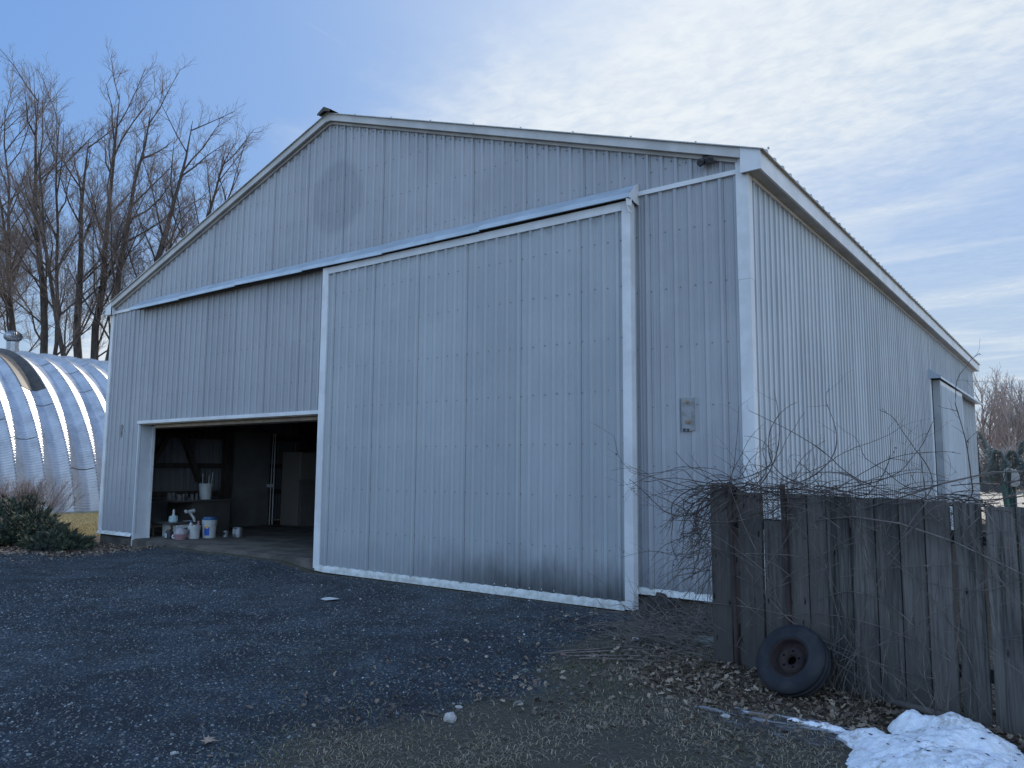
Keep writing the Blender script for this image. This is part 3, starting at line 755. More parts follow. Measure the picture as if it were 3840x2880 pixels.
t = thing('shelf_table', 'low dark slab shelf over the white appliance by the left jamb', 'shelf', (1.5, .9, FZ))
b = MB(); b.box(1.15, 2.02, .5, 1.3, .19, .22); part('top', b, M['board'], t)
for x, y in ((1.2, .55), (1.97, .53), (1.2, 1.25), (1.97, 1.27)): b = MB(); b.box(x-.02, x+.02, y-.02, y+.02, FZ, .19); part('leg', b, M['board'], t)
t = thing('jug', 'pale blue-green jug with tall spout on the low shelf', 'jug', (1.80, .66, .22))
b = MB(); b.lathe([(0, 0), (.085, 0), (.095, .02), (.09, .12), (.06, .14), (0, .14)], (1.80, .66, .22), 10); part('body', b, M['paleblue'], t)
b = MB(); b.lathe([(.035, .14), (.025, .17), (.025, .23), (.012, .27), (0, .275)], (1.80, .66, .22), 10); part('spout', b, M['plastic'], t)
t = thing('spray_gun', 'white handheld spray gun standing on the low shelf', 'tool', (1.85, 1.0, .22))
b = MB(); b.tube([(1.93, 1.08, .22), (1.93, 1.05, .30), (1.90, 1.0, .38), (1.90, .97, .42)], [.03, .028, .028, .03], 8); b.tube([(1.9, .93, .43), (1.9, 1.07, .45)], [.035, .045], 10); part('body', b, M['plastic'], t)
b = MB(); b.tube([(1.9, .9, .43), (1.9, .86, .46)], [.04, .03], 10); part('nozzle_cup', b, M['plastic'], t)
b = MB(); b.box(1.87, 1.93, .84, .98, .235, .245); part('foot', b, M['plastic'], t)
t = thing('workbench', 'dark shelf unit along the inner wall carrying a bucket and small tools', 'shelf', (1.0, 1.5, FZ))
b = MB(); b.box(.3, 1.45, .9, 2.35, .62, .66); part('top', b, M['board'], t)
b = MB(); b.box(.35, 1.38, 1.35, 2.3, FZ, .62); part('cabinet', b, M['board'], t)
b = MB()
for i in range(26):
    x, y = random.uniform(.7, 1.4), random.uniform(.95, 1.5); r = random.uniform(.015, .06); h = random.uniform(.02, .17)
    b.lathe([(0, 0), (r, 0), (r*.9, h), (0, h)], (x, y, .66), 7)
lone('small_cans', b, mat('dull_tin', (.10, .10, .10), .6, var=.6, vscale=14), 'jumble of small cans and bits on the dark shelf left of its bucket', 'clutter', (1.2, 1.2, .66), kind='stuff')
def tin(x, y, r, h, label, mt):
    t = thing('paint_can', label, 'paint can', (x, y, FZ), 'paint cans on the barn floor')
    b = MB(); b.lathe([(0, 0), (r, 0), (r, h*.97), (r*1.03, h*.97), (r*1.03, h), (r*.9, h), (r*.88, h*.97), (0, h*.97)], (x, y, FZ), 22); part('body', b, M['steel'], t)
    b = MB(); aa = [R(d) for d in range(-95, -30, 8)]
    for i in range(len(aa)-1): b.face([(x+r*1.012*math.cos(aa[k]), y+r*1.012*math.sin(aa[k]), FZ+zz_) for k, zz_ in ((i, h*.3), (i+1, h*.3), (i+1, h*.85), (i, h*.85))])
    part('label_panel', b, mt, t)
tin(2.74, 1.63, .085, .19, 'shiny paint can with pale printed label, nearest on the barn floor', M['label'])
tin(2.58, 1.68, .085, .19, 'pale paint can standing half behind the labelled one', M['plastic'])
tin(2.52, 1.45, .06, .13, 'small dark paint can left of the labelled one', M['black'])
t = thing('refrigerator', 'old white refrigerator against the inner left wall', 'refrigerator', (.9, 4.75, FZ))
b = MB(); b.box(.45, 1.15, 4.42, 5.15, FZ, 1.80); part('body', b, mat('fridge_enamel', (.20, .18, .16), .4), t, bevel=.015)
b = MB(); b.box(1.15, 1.20, 4.43, 5.14, 1.08, 1.79); part('door', b, mat('fridge_enamel_door', (.24, .215, .185), .4), t, bevel=.015)
b = MB(); b.beam((1.30, 4.38, FZ), (1.22, 4.48, 1.04), .03, .62, (0, 1, 0)); 
b = MB(); b.prism([(4.38, FZ), (4.92, FZ), (5.0, 1.04), (4.46, 1.04)], (0, .02), lambda u, v, t_: (1.30-.08*(v-FZ)+t_, u, v))
lone('board', b, mat('grey_board', (.16, .15, .14), .8, var=.2), 'grey sheet of board leaning on the refrigerator', 'board', (1.3, 4.65, FZ))

# ================================================================== QUONSET HUT
hut = thing('quonset_hut', 'arched galvanized steel quonset hut with deep ribs left of the barn', 'hut', (-18.3, 8, -.2))
HX, HZ, HR = -18.3, -2.4, 8.5
TH0 = math.asin((-.17-HZ)/HR)
m_ = bpy.data.materials.new('galvanized'); m_.use_nodes = True; g = N(m_.node_tree); b_ = g.n['Principled BSDF']
geo = g.add('ShaderNodeNewGeometry').outputs['Position']; s3 = g.add('ShaderNodeSeparateXYZ'); g.l.new(geo, s3.inputs[0])
nn = g.noise(geo, 1.6, 6, .65); nf = g.noise(geo, 9, 5, .7)
cc = g.mix(g.ss(nn, .35, .7), (.50, .52, .55, 1), (.33, .345, .37, 1))
cc = g.mix(g.ss(nf, .55, .75, 0, .4), cc, (.70, .72, .72, 1))
low = g.m('ADD', s3.outputs[2], g.m('MULTIPLY', nf, 1.6))
cc = g.mix(g.ss(low, .9, 4.6, .6, 0), cc, (.33, .31, .30, 1))
g.set(b_, 'Base Color', cc); b_.inputs['Metallic'].default_value = .42; b_.inputs['Roughness'].default_value = .40
th = g.m('ARCTAN2', g.m('SUBTRACT', s3.outputs[2], HZ), g.m('SUBTRACT', s3.outputs[0], HX))
wv = g.m('SINE', g.m('MULTIPLY', th, HR*2*math.pi/.10))
bn = g.add('ShaderNodeBump'); bn.inputs['Strength'].default_value = .5; bn.inputs['Distance'].default_value = .007
g.l.new(wv, bn.inputs['Height']); g.l.new(bn.outputs[0], b_.inputs['Normal'])
M['galv'] = m_
PH = .86
M['skyl'] = mat('brown_fibreglass', (.06, .05, .04), .6, var=.5, vscale=4, bump=.2)
def arch(mb, y0, npan, t0, t1, nt=56):
    prof = []
    for k in range(npan):
        y = y0+k*PH; prof += [(y, .13), (y+.04, .125), (y+.33, -.02), (y+.38, -.03), (y+.54, -.03), (y+.60, -.02), (y+.83, .125)]
    prof.append((y0+npan*PH, .13)); b = len(mb.v); n = len(prof)
    for j in range(nt+1):
        t = t0+(t1-t0)*j/nt
        for y, h in prof: mb.v.append((HX+(HR+h-.1)*math.cos(t), y, HZ+(HR+h-.1)*math.sin(t)))
    for j in range(nt):
        for i in range(n-1): mb.quad(b+j*n+i, b+j*n+i+1, b+(j+1)*n+i+1, b+(j+1)*n+i)
sh = MB(); Y0 = 4.0-PH*7
arch(sh, Y0, 24, TH0, math.pi-TH0, 64)
SHELL = sh
sk = MB()
def skyp(mb, y, t0, t1):
    prof = [(y+.04, .145), (y+.33, 0), (y+.38, -.01), (y+.54, -.01), (y+.60, 0), (y+.83, .145)]; b = len(mb.v); n = 6
    for j in range(25):
        t = t0+(t1-t0)*j/24
        for yy_, h in prof: mb.v.append((HX+(HR+h-.1)*math.cos(t), yy_, HZ+(HR+h-.1)*math.sin(t)))
    for j in range(24):
        for i in range(n-1): mb.quad(b+j*n+i, b+j*n+i+1, b+(j+1)*n+i+1, b+(j+1)*n+i)
skyp(sk, 4.0-PH, R(51), R(95))
part('skylight', sk, M['skyl'], hut)
lj = SHELL; lj.mat = 1
for k in range(24):
    for t in (R((34, 45, 26, 52, 39)[k % 5]), R((62, 70, 58, 66)[k % 4])):
        yb = Y0+k*PH; pr_ = [(yb+.04, .125), (yb+.33, -.02), (yb+.38, -.03), (yb+.54, -.03), (yb+.60, -.02), (yb+.83, .125)]
        for (ya, ha), (yb_, hb_) in zip(pr_, pr_[1:]):
            P = []
            for yy_, h_, tt in ((ya, ha, t), (yb_, hb_, t), (yb_, hb_, t+.0028), (ya, ha, t+.0028)): r_ = HR+h_-.1+.012; P.append((HX+r_*math.cos(tt), yy_, HZ+r_*math.sin(tt)))
            lj.face(P)
part('arch_shell', lj, [M['galv'], M['dark']], hut)
sm = MB()                                   # bolted seams: rows of bolt heads on each ridge, lap joints
for k in range(25):
    y = Y0+k*PH
    for j in range(110):
        t = TH0+(math.pi*.62-TH0)*j/110
        r_ = HR+.04; c = (HX+r_*math.cos(t), y+.0, HZ+r_*math.sin(t)); sm.box(c[0]-.014, c[0]+.014, c[1]-.012, c[1]+.016, c[2]-.014, c[2]+.014)
part('bolts', sm, M['steel'], hut); 
for nm, yv in (('end_wall', Y0+.02), ('end_wall', Y0+24*PH-.02)):
    ew = MB(); n = 40; P = [(HX+(HR-.11)*math.cos(TH0+(math.pi-2*TH0)*i/n), HZ+(HR-.11)*math.sin(TH0+(math.pi-2*TH0)*i/n)) for i in range(n+1)]
    ew.prism(P, (yv, yv+.01), lambda u, v, t: (u, t, v)); part(nm, ew, M['galv'], hut)
kb = MB(); kb.box(-10.35, -9.95, Y0-.1, Y0+24*PH+.1, -.4, -.13); part('kerb', kb, mat('pale_concrete', (.40, .37, .32), .9, var=.3, vscale=2), hut)
vt = thing('roof_vent', 'round spinning turbine vent on top of the quonset hut', 'vent', (-18.3, 4.77, 6.40))
vb = MB(); vb.lathe([(.23, -.35), (.23, .14), (.25, .15)], (-18.3, 4.77, 6.40), 20); part('base', vb, M['steel'], vt)
vb = MB(); nb = 22
for k in range(nb):
    a0 = 2*math.pi*k/nb; prev = None
    for j in range(9):
        ph = -1.1+2.2*j/8; rr = .33*math.cos(ph)+.02; h = .15+.22+.24*math.sin(ph)
        p0 = (-18.3+rr*math.cos(a0), 4.77+rr*math.sin(a0), 6.40+h); p1 = (-18.3+rr*.86*math.cos(a0+.24), 4.77+rr*.86*math.sin(a0+.24), 6.40+h)
        if prev: vb.face([prev[0], prev[1], p1, p0])
        prev = (p0, p1)
vb.lathe([(.18, .58), (.10, .61), (0, .615)], (-18.3, 4.77, 6.40), 20)
part('turbine_head', vb, M['steel'], vt)

# ================================================================== TREES
M['bark'] = mat('bark', (.075, .060, .050), .9, col2=(.035, .028, .024), vscale=3, vstretch=(3, 3, .6), bump=.6, bscale=6)
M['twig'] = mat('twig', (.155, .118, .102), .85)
M['twigd'] = mat('far_twig', (.33, .275, .25), .9, var=.3, vscale=.5)  # far twigs lightened, distance haze put into the colour
def jit(v, a): return Vector((v.x+random.gauss(0, a), v.y+random.gauss(0, a), v.z+random.gauss(0, a)))
def grow(mb_t, mb_c, base, tip, r0, lvl, cfg, bend=.06):
    """one limb from base to tip with side limbs; thick levels go to the trunk mesh, fine ones to the crown mesh"""
    base = Vector(base); tip = Vector(tip); Lg = (tip-base).length; n = max(3, min(10, int(Lg/cfg['seg'][lvl])))
    d = (tip-base)/n; pts = [base]
    off = Vector((0, 0, 0))
    for i in range(1, n+1):
        off = off*.8+Vector((random.gauss(0, 1), random.gauss(0, 1), random.gauss(0, .4)))*bend*Lg/n
        pts.append(base+d*i+off*(1 if i < n else .5)+(Vector((0, 0, Lg*.13*((i/n)**2-.3*i/n))) if lvl else Vector((0, 0, 0))))
    rt_ = cfg['rt'][lvl]
    rad = [r0*(1-i/n)**.8+rt_*(i/n) if i else r0*1.0 for i in range(n+1)]
    big = lvl <= cfg['trunk']
    (mb_t if big else mb_c).tube(pts, rad, cfg['sides'][lvl], cap=False)
    if lvl >= cfg['max']:
        if cfg.get('buds'):
            for p in pts[1:]:
                if random.random() < cfg['buds']:
                    s = random.uniform(.02, .045); q = jit(p, .03); mb_c.face([q, q+Vector((s, 0, s)), q+Vector((0, s, 2*s))])
        return
    k = cfg['n'][lvl]; k = max(2, int(k*(Lg/cfg['len'][lvl]))) if cfg['len'][lvl] else k
    k = min(k, int(cfg['n'][lvl]*1.6))
    ax = (tip-base).normalized()
    for i in range(k):
        t = cfg['start'][lvl]+(1-cfg['start'][lvl])*((i+random.random())/k); t = min(t, .985)
        f = t*n; a = int(f); p = pts[a].lerp(pts[min(a+1, n)], f-a)
        ang = R(random.uniform(*cfg['ang'][lvl])); az = random.uniform(0, 2*math.pi)
        x = ax.orthogonal().normalized(); y = ax.cross(x)
        dr = ax*math.cos(ang)+(x*math.cos(az)+y*math.sin(az))*math.sin(ang)
        dr.z += cfg['lift'][lvl]; dr.normalize()
        ln = Lg*cfg['ratio'][lvl]*(1.15-.75*t)*random.uniform(.6, 1.15)
        ln = max(cfg['minl'][lvl], min(ln, cfg['maxl'][lvl]))
        rr = min(rad[a]*.62, cfg['rmax'][lvl+1])
        grow(mb_t, mb_c, p, p+dr*ln, rr, lvl+1, cfg, .085)
MAPLE = dict(seg=[2.2, 1.0, .7, .5, .3], rt=[.016, .009, .006, .005, .004], sides=[8, 5, 4, 3, 3], trunk=1, max=4, n=[13, 10, 9, 8, 0], len=[20, 5, 2.3, 1.0, 0],
             start=[.33, .15, .12, .1, 0], ang=[(22, 55), (24, 52), (24, 52), (22, 50), (0, 0)], lift=[.12, .18, .2, .2, 0], ratio=[.34, .52, .55, .6, 0],
             minl=[1.5, .9, .55, .35, 0], maxl=[6.4, 2.9, 1.5, .75, 0], rmax=[.4, .06, .020, .0085, .0052], buds=.22)
def tree(name, label, base, stems, cfg, cat='tree', group=None, barkm=None, twigm=None):
    """stems: (foot offset x, y, tip x, y, z, radius)"""
    t = thing(name, label, cat, base, group); mt = MB(); mc = MB()
    for fx, fy, tx, ty, tz, r_ in stems:
        grow(mt, mc, (base[0]+fx, base[1]+fy, base[2]-.1), (tx, ty, tz), r_, 0, cfg, .05)
    if len(stems) > 1: mt.tube([(base[0], base[1], base[2]-.3), (base[0], base[1], base[2]+.8), (base[0], base[1], base[2]+2.2)], [r_*2.2, r_*1.8, r_*1.0], 9)
    part('trunk', mt, barkm or M['bark'], t, smooth=True); part('crown', mc, twigm or M['twig'], t)
    return t
def at(px, py, d):
    """point at forward distance d seen at photo pixel (3840 wide)"""
    v = fwd+r2*((px-1920)/2902.5)-u2*((py-1440)/2902.5); h = Vector((fwd.x, fwd.y, 0)).normalized()
    return CAM+v*(d/v.dot(h))
def stems_at(d, lst):
    out = []
    for bx, tx, ty, r_, dd in lst:
        b = at(bx, 1700, d); T = at(tx, ty, d+dd); out.append((b.x, b.y, T.x, T.y, T.z, r_))
    return out
def maple(label, bx, d, lst, cfg=MAPLE):
    b = at(bx, 1760, d); base = (b.x, b.y, -.2); st = stems_at(d, lst)
    st = [(x-b.x, y-b.y, tx, ty, tz, r_) for x, y, tx, ty, tz, r_ in st]
    tree('maple_tree', label, base, st, cfg, group='bare trees behind the quonset hut')
random.seed(5)
maple('bare tree leaning in from the left edge behind the roof vent', 70, 47, [(60, -130, 430, .24, 0), (50, 20, 400, .19, -1)])
maple('tall bare tree with near-vertical stem right of the roof vent', 190, 45, [(165, 145, 350, .30, 0), (150, -30, 500, .2, 1.5), (185, 235, 430, .17, -1.5)])
maple('widest bare maple with many stems fanning out of one stump', 320, 44, [(290, 340, 520, .34, 0), (305, 455, 350, .3, 1), (325, 575, 400, .29, -1), (335, 720, 450, .33, 0), (300, 150, 560, .2, -2)])
maple('bare tree leaning right, half hidden behind the barn roof edge', 440, 46, [(430, 835, 560, .30, 0), (440, 900, 640, .22, 1.5), (445, 680, 760, .2, -1)])
FARC = dict(seg=[1.6, .9, .7, .5], rt=[.03, .02, .015, .012], sides=[6, 4, 3, 3], trunk=1, max=3, n=[22, 10, 6, 0], len=[13, 4, 1.8, 0], start=[.12, .1, .05, 0],
            ang=[(18, 46), (22, 60), (25, 60), (0, 0)], lift=[.35, .3, .2, 0], ratio=[.42, .5, .6, 0], minl=[1.5, .9, .6, 0], maxl=[5.5, 2.6, 1.5, 0], rmax=[.3, .07, .03, .018], buds=0)
random.seed(8)
for lb, bx, d, lst in (
    ('slim bare tree seen right beside the barn\'s far corner', 3690, 88, [(3690, 3675, 1450, .2, 0), (3692, 3715, 1480, .14, 1)]),
    ('tallest bare tree in the far tree line right of the barn', 3745, 92, [(3745, 3735, 1440, .26, 0), (3748, 3770, 1470, .2, 1), (3742, 3715, 1500, .18, -1)]),
    ('brownish bushy-topped bare tree near the right edge of the far tree line', 3800, 84, [(3800, 3790, 1465, .24, 0), (3803, 3830, 1485, .2, 1), (3797, 3765, 1520, .18, -1), (3800, 3810, 1500, .18, 2)]),
    ('bare tree cut by the right edge of the picture', 3860, 90, [(3860, 3870, 1450, .26, 0), (3855, 3840, 1490, .2, 0), (3865, 3900, 1460, .2, 0)])):
    b = at(bx, 1774, d); st = [(x-b.x, y-b.y, tx, ty, tz, r_) for x, y, tx, ty, tz, r_ in stems_at(d, lst)]
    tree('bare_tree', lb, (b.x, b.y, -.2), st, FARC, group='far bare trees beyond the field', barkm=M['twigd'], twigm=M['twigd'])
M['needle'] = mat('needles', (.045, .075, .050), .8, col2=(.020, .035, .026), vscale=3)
M['needlefar'] = mat('far_needles', (.17, .19, .17), .9, col2=(.10, .12, .11), vscale=1.2)  # paler needles, the haze of distance is in their colour
def conifer(label, px, d, h, w_, group='evergreens in the far tree line'):
    b = at(px, 1775, d); t = thing('evergreen_tree', label, 'tree', (b.x, b.y, -.2), group); mb = MB()
    mt = MB(); mt.tube([(b.x, b.y, -.2), (b.x, b.y, h*.9)], [.18, .03], 6); part('trunk', mt, M['bark'], t)
    for i in range(3400):
        z = random.random()**1.25; r_ = w_*(1-z)**.8*(.55+.45*math.sqrt(random.random()))+.12; a = random.uniform(0, 6.283)
        r_ *= .8+.35*noise.noise(Vector((math.cos(a)*1.5, math.sin(a)*1.5, z*6)))
        p = Vector((b.x+r_*math.cos(a), b.y+r_*math.sin(a), z*h-.1)); s = random.uniform(.10, .26)
        dr = Vector((math.cos(a), math.sin(a), random.uniform(-.3, .5))).normalized(); q = dr.orthogonal().normalized()*s*.35
        mb.face([p-q, p+q, p+dr*s])
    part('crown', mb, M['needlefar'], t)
conifer('dark rounded evergreen touching the barn\'s far corner', 3672, 70, 5.2, 2.4)
conifer('dark evergreen in the gap beyond the field, left of the fence posts', 3745, 66, 3.4, 1.5)
conifer('low dark evergreen behind the leaning fence posts', 3800, 68, 3.4, 1.9)
conifer('dark evergreen mostly cut off by the right picture edge', 3850, 68, 4.2, 2.0)
random.seed(21)
hb = MB()                                   # tangled hedgerow
for i in range(11000):
    px = random.uniform(3560, 4150); d = random.uniform(70, 78); p = at(px, 1775, d); hmax = 3.4+1.3*noise.noise(Vector((px*.02, d*.1, 0)))
    z = random.uniform(-.2, hmax)*random.uniform(.55, 1); p.z = z; s = random.uniform(.4, 1.3)
    q = p+Vector((random.gauss(0, .35), random.gauss(0, .35), random.uniform(.1, .8)))*s; wv_ = Vector((.012, .008, .006))*random.uniform(1, 2.5)
    hb.face([p-wv_*1.5, p+wv_*1.5, q])
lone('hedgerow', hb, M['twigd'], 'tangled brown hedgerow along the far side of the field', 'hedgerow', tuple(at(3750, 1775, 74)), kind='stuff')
# dark trailer parked in front of the hedgerow
tp = at(3722, 1785, 62); tt = thing('trailer', 'small dark flatbed trailer parked before the far hedgerow', 'trailer', (tp.x, tp.y, -.2))
tb = MB(); tb.box(tp.x-1.3, tp.x+1.3, tp.y-.6, tp.y+.6, .35, .5); part('bed', tb, M['black'], tt)
for sx in (-.5, .4): tb = MB(); tb.lathe([(0, -.1), (.3, -.1), (.3, .1), (0, .1)], (tp.x+sx, tp.y-.7, .1), 14, Matrix.Rotation(R(90), 3, 'X')); part('wheel', tb, M['black'], tt)
tb = MB(); tb.box(tp.x-1.3, tp.x-1.22, tp.y-.6, tp.y+.6, .5, 1.0); part('headboard', tb, M['plastic'], tt)

# ================================================================== BUSHES BY THE LEFT CORNER
random.seed(3)
def juniper(label, c, rx, ry, h, n, m_=None):
    t = thing('juniper_bush', label, 'bush', c); mb = MB(); ms = MB()
    for i in range(n):
        a = random.uniform(0, 6.283); rr = math.sqrt(random.random()); el = random.uniform(.12, 1.0)
        p0 = Vector((c[0]+rx*.45*rr*math.cos(a), c[1]+ry*.45*rr*math.sin(a), c[2]+.05))
        p1 = Vector((c[0]+rx*rr*1.05*math.cos(a), c[1]+ry*rr*1.05*math.sin(a), c[2]+h*(1-.75*rr*rr)*random.uniform(.5, 1.12)))
        pm = p0.lerp(p1, .5)+Vector((0, 0, -.08)); pts = [p0.lerp(pm, k/4) for k in range(4)]+[pm.lerp(p1, k/5) for k in range(6)]
        ms.tube(pts[::3], .006, 3, cap=False)
        for k in range(2, 10):
            p = pts[k]; ax = (pts[min(k+1, 9)]-pts[k-1]).normalized()
            for _ in range(13):
                u = Vector((random.gauss(0, 1), random.gauss(0, 1), random.gauss(0, .8))).normalized(); dr = (ax*1.1+u*.9).normalized(); s = random.uniform(.05, .12)
                q = dr.cross(u).normalized()*s*.16; o_ = p+u*random.uniform(0, .06); mb.face([o_-q, o_+q, o_+dr*s])
    part('foliage', mb, m_ or M['needle'], t); part('stem', ms, M['bark'], t)
M['juniper'] = mat('juniper_needles', (.065, .085, .045), .8, col2=(.022, .034, .03), vscale=5)
def gat(px, py, z=-.25):
    u = at(px, py, 10)-CAM; return CAM+u*((z-CAM.z)/u.z)
q1 = gat(45, 2035); q2 = gat(215, 2055)
juniper('low dark green juniper bush with spiky fronds at the gravel edge', (q1.x, q1.y, -.22), 1.25, 1.0, .92, 250, M['juniper'])
juniper('smaller dark juniper sprawling left of the barn corner', (q2.x, q2.y, -.24), .75, .6, .36, 90, M['juniper'])
M['drytwig'] = mat('dry_twig', (.34, .26, .24), .9, var=.5, vscale=20)
SHC = dict(seg=[.3, .2, .12], rt=[.003, .002, .002], sides=[4, 3, 3], trunk=0, max=2, n=[9, 6, 0], len=[1.0, .4, 0], start=[.3, .2, 0], ang=[(15, 45), (20, 60), (0, 0)],
           lift=[.3, .2, 0], ratio=[.4, .5, 0], minl=[.15, .08, 0], maxl=[.5, .25, 0], rmax=[.01, .005, .003], buds=.9)
q3 = gat(60, 2000); t = thing('dry_shrub', 'leafless brown shrub standing behind the juniper bush', 'shrub', (q3.x, q3.y, -.2)); a_, c_ = MB(), MB()
for i in range(80):
    x, y = random.gauss(q3.x, .6), random.gauss(q3.y, .4); grow(a_, c_, ((x+q3.x)/2, (y+q3.y)/2, -.2), (x+random.gauss(0, .15), y+random.gauss(0, .15), random.uniform(.5, 1.0)), .007, 0, SHC)
part('stem', a_, M['drytwig'], t); part('twigs', c_, M['drytwig'], t)

# ================================================================== PLANK FENCE
m_ = bpy.data.materials.new('weathered_plank'); m_.use_nodes = True; g = N(m_.node_tree); b_ = g.n['Principled BSDF']
geo = g.add('ShaderNodeTexCoord').outputs['Object']; oi = g.add('ShaderNodeObjectInfo').outputs['Random']
off = g.add('ShaderNodeCombineXYZ'); g.set(off, 2, g.m('MULTIPLY', oi, 37.0)); va = g.add('ShaderNodeVectorMath', operation='ADD'); g.l.new(geo, va.inputs[0]); g.l.new(off.outputs[0], va.inputs[1])
v = va.outputs[0]
gr1 = g.noise(g.map(v, (34, 34, 1.6)), 1.0, 6, .65, .6); gr2 = g.noise(g.map(v, (110, 110, 3)), 1.0, 3, .6); big = g.noise(g.map(v, (3, 3, 1.2)), 1.0, 4, .6)
c = g.mix(g.ss(gr1, .32, .68), (.042, .041, .040, 1), (.185, .172, .158, 1))
c = g.mix(g.ss(gr2, .5, .75, 0, .5), c, (.24, .23, .215, 1))
c = g.mix(g.ss(big, .42, .66, 0, .7), c, (.040, .040, .040, 1))
c = g.mix(g.m('MULTIPLY', oi, .5), c, (.20, .175, .165, 1))
wpos = g.add('ShaderNodeNewGeometry').outputs['Position']; wsp = g.add('ShaderNodeSeparateXYZ'); g.l.new(wpos, wsp.inputs[0])
c = g.mix(g.m('MULTIPLY', g.ss(g.m('ADD', wsp.outputs[2], g.m('MULTIPLY', big, .5)), .1, .8, .55, 0), g.ss(gr1, .3, .7)), c, (.035, .036, .036, 1))
vk = g.add('ShaderNodeTexVoronoi', feature='F1'); g.set(vk, 'Vector', g.map(v, (9, 9, 3.2))); vk.inputs['Scale'].default_value = 1.0
c = g.mix(g.ss(vk.outputs['Distance'], .05, .13, .85, 0), c, (.012, .011, .010, 1))
oic = next(n for n in g.n if n.bl_idname == 'ShaderNodeObjectInfo').outputs['Color']; c = g.mix(1.0, c, oic, 'MULTIPLY')
g.set(b_, 'Base Color', c); b_.inputs['Roughness'].default_value = .9; b_.inputs['Specular IOR Level'].default_value = .15
bn = g.add('ShaderNodeBump'); bn.inputs['Strength'].default_value = .9; bn.inputs['Distance'].default_value = .012
g.l.new(g.m('ADD', gr1, g.m('MULTIPLY', gr2, .5)), bn.inputs['Height']); g.l.new(bn.outputs[0], b_.inputs['Normal'])
M['plank'] = m_
FA = Vector((14.95, -1.87, 0)); FU = Vector((2.16, -.54, 0)).normalized(); FN = Vector((FU.y, -FU.x, 0))      # FN points to the camera side
def fp(s, n, z): return FA+FU*s+FN*n+Vector((0, 0, z))
fx = lambda x: (x-14.95)/FU.x
fence = thing('plank_fence', 'weathered dark plank fence with gaps, overgrown with bare vines', 'fence', tuple(fp(0, 0, -.26)))
random.seed(14)
def plank(x0, x1, z1, z0=-.30, th=.035, n0=0.0, name='plank', tilt=0.0, lab=None):
    s0, s1 = fx(x0)-.003, fx(x1)+.004; mb = MB(); rows_ = 15; cols = 5; b = len(mb.v)
    prn = random.uniform(0, 50)
    for side in (0, 1):
        for j in range(rows_+1):
            for i in range(cols+1):
                u = i/cols; z = z0+(z1-z0)*j/rows_
                s = s0+(s1-s0)*u+tilt*(z-z0)
                if i in (0, cols): s += .005*noise.noise(Vector((prn+i, z*2.2, 1)))+.003*noise.noise(Vector((prn+i, z*9, 1)))
                zz_ = z+((.006*noise.noise(Vector((prn, u*5, 3)))+.004*random.uniform(-1, 1)) if j == rows_ else 0)
                cup = .006*math.sin(prn)*(u-.5)**2*4+.010*noise.noise(Vector((prn, z*.8, 7)))
                mb.v.append(tuple(fp(s, n0+(th if side else 0)+cup, zz_)))
    nn_ = (rows_+1)*(cols+1)
    for j in range(rows_):
        for i in range(cols):
            a = b+j*(cols+1)+i; mb.quad(a, a+1, a+cols+2, a+cols+1); mb.quad(a+nn_, a+nn_+cols+1, a+nn_+cols+2, a+nn_+1)
    for j in range(rows_):
        for i in (0, cols): a = b+j*(cols+1)+i; mb.quad(a, a+cols+1, a+cols+1+nn_, a+nn_)
    for i in range(cols):
        for j in (0, rows_): a = b+j*(cols+1)+i; mb.quad(a, a+1, a+1+nn_, a+nn_)
    o = part(name, mb, M['plank'], fence); v_ = min(1, max(.62, .62+(x0-15.3)*.24))*random.uniform(.88, 1.1); o.color = (v_, v_, v_, 1)
    if lab: o['label'] = lab
plank(14.90, 15.085, 1.235, th=.16, n0=-.10, name='fence_post', lab='thick squared timber post at the fence end')
for x0, x1, z1, th in ((15.165, 15.375, 1.215, .035), (15.40, 15.575, .985, .03), (15.605, 15.765, 1.215, .035), (15.78, 15.925, 1.21, .03), (15.945, 16.105, 1.205, .035), (16.12, 16.285, 1.20, .035), (16.30, 16.455, 1.205, .03),
    (16.475, 16.63, 1.205, .035), (16.655, 16.80, 1.195, .035), (16.83, 16.985, 1.185, .03), (17.02, 17.185, 1.17, .035), (17.205, 17.37, 1.175, .03), (17.39, 17.55, 1.16, .035), (17.57, 17.74, 1.165, .03), (17.76, 17.93, 1.15, .035), (17.95, 18.12, 1.155, .035), (18.14, 18.31, 1.14, .03)):
    plank(x0, x1, z1, th=th, n0=random.uniform(-.008, .008), tilt=random.uniform(-.003, .003), lab='short broken plank' if z1 < 1 else None)
def rail_(z):
    mb = MB(); s0, s1 = fx(14.95), fx(18.4); P = [fp(s0, -.02, z), fp(s1, -.02, z)]
    mb.beam(tuple(P[0]-FN*.04), tuple(P[1]-FN*.04), .04, .09); part('fence_rail', mb, M['plank'], fence)
rail_(.95); rail_(.05)
for x, zt_, n_ in ((15.115, 1.30, .075), (15.592, 1.285, .055)):
    mb = MB(); s = fx(x)
    mb.tube([fp(s+.015, n_-.03, -.35), fp(s+.006, n_-.01, .5), fp(s-.008, n_, zt_-.005), fp(s-.008, n_, zt_)], [.022, .022, .022, .019], 10); part('steel_post', mb, mat('rusty_pipe', (.045, .028, .026), .7, var=.5, vscale=8), fence)
# mossy wood scrap on the ground against the fence foot
mb = MB(); mb.tube([fp(fx(16.35), .06, -.23), fp(fx(16.75), .10, -.235)], [.03, .025], 7); lone('log', mb, M['plank'], 'short rotten log lying at the fence foot above the snow', 'log', tuple(fp(fx(16.5), .08, -.25)), smooth=True)

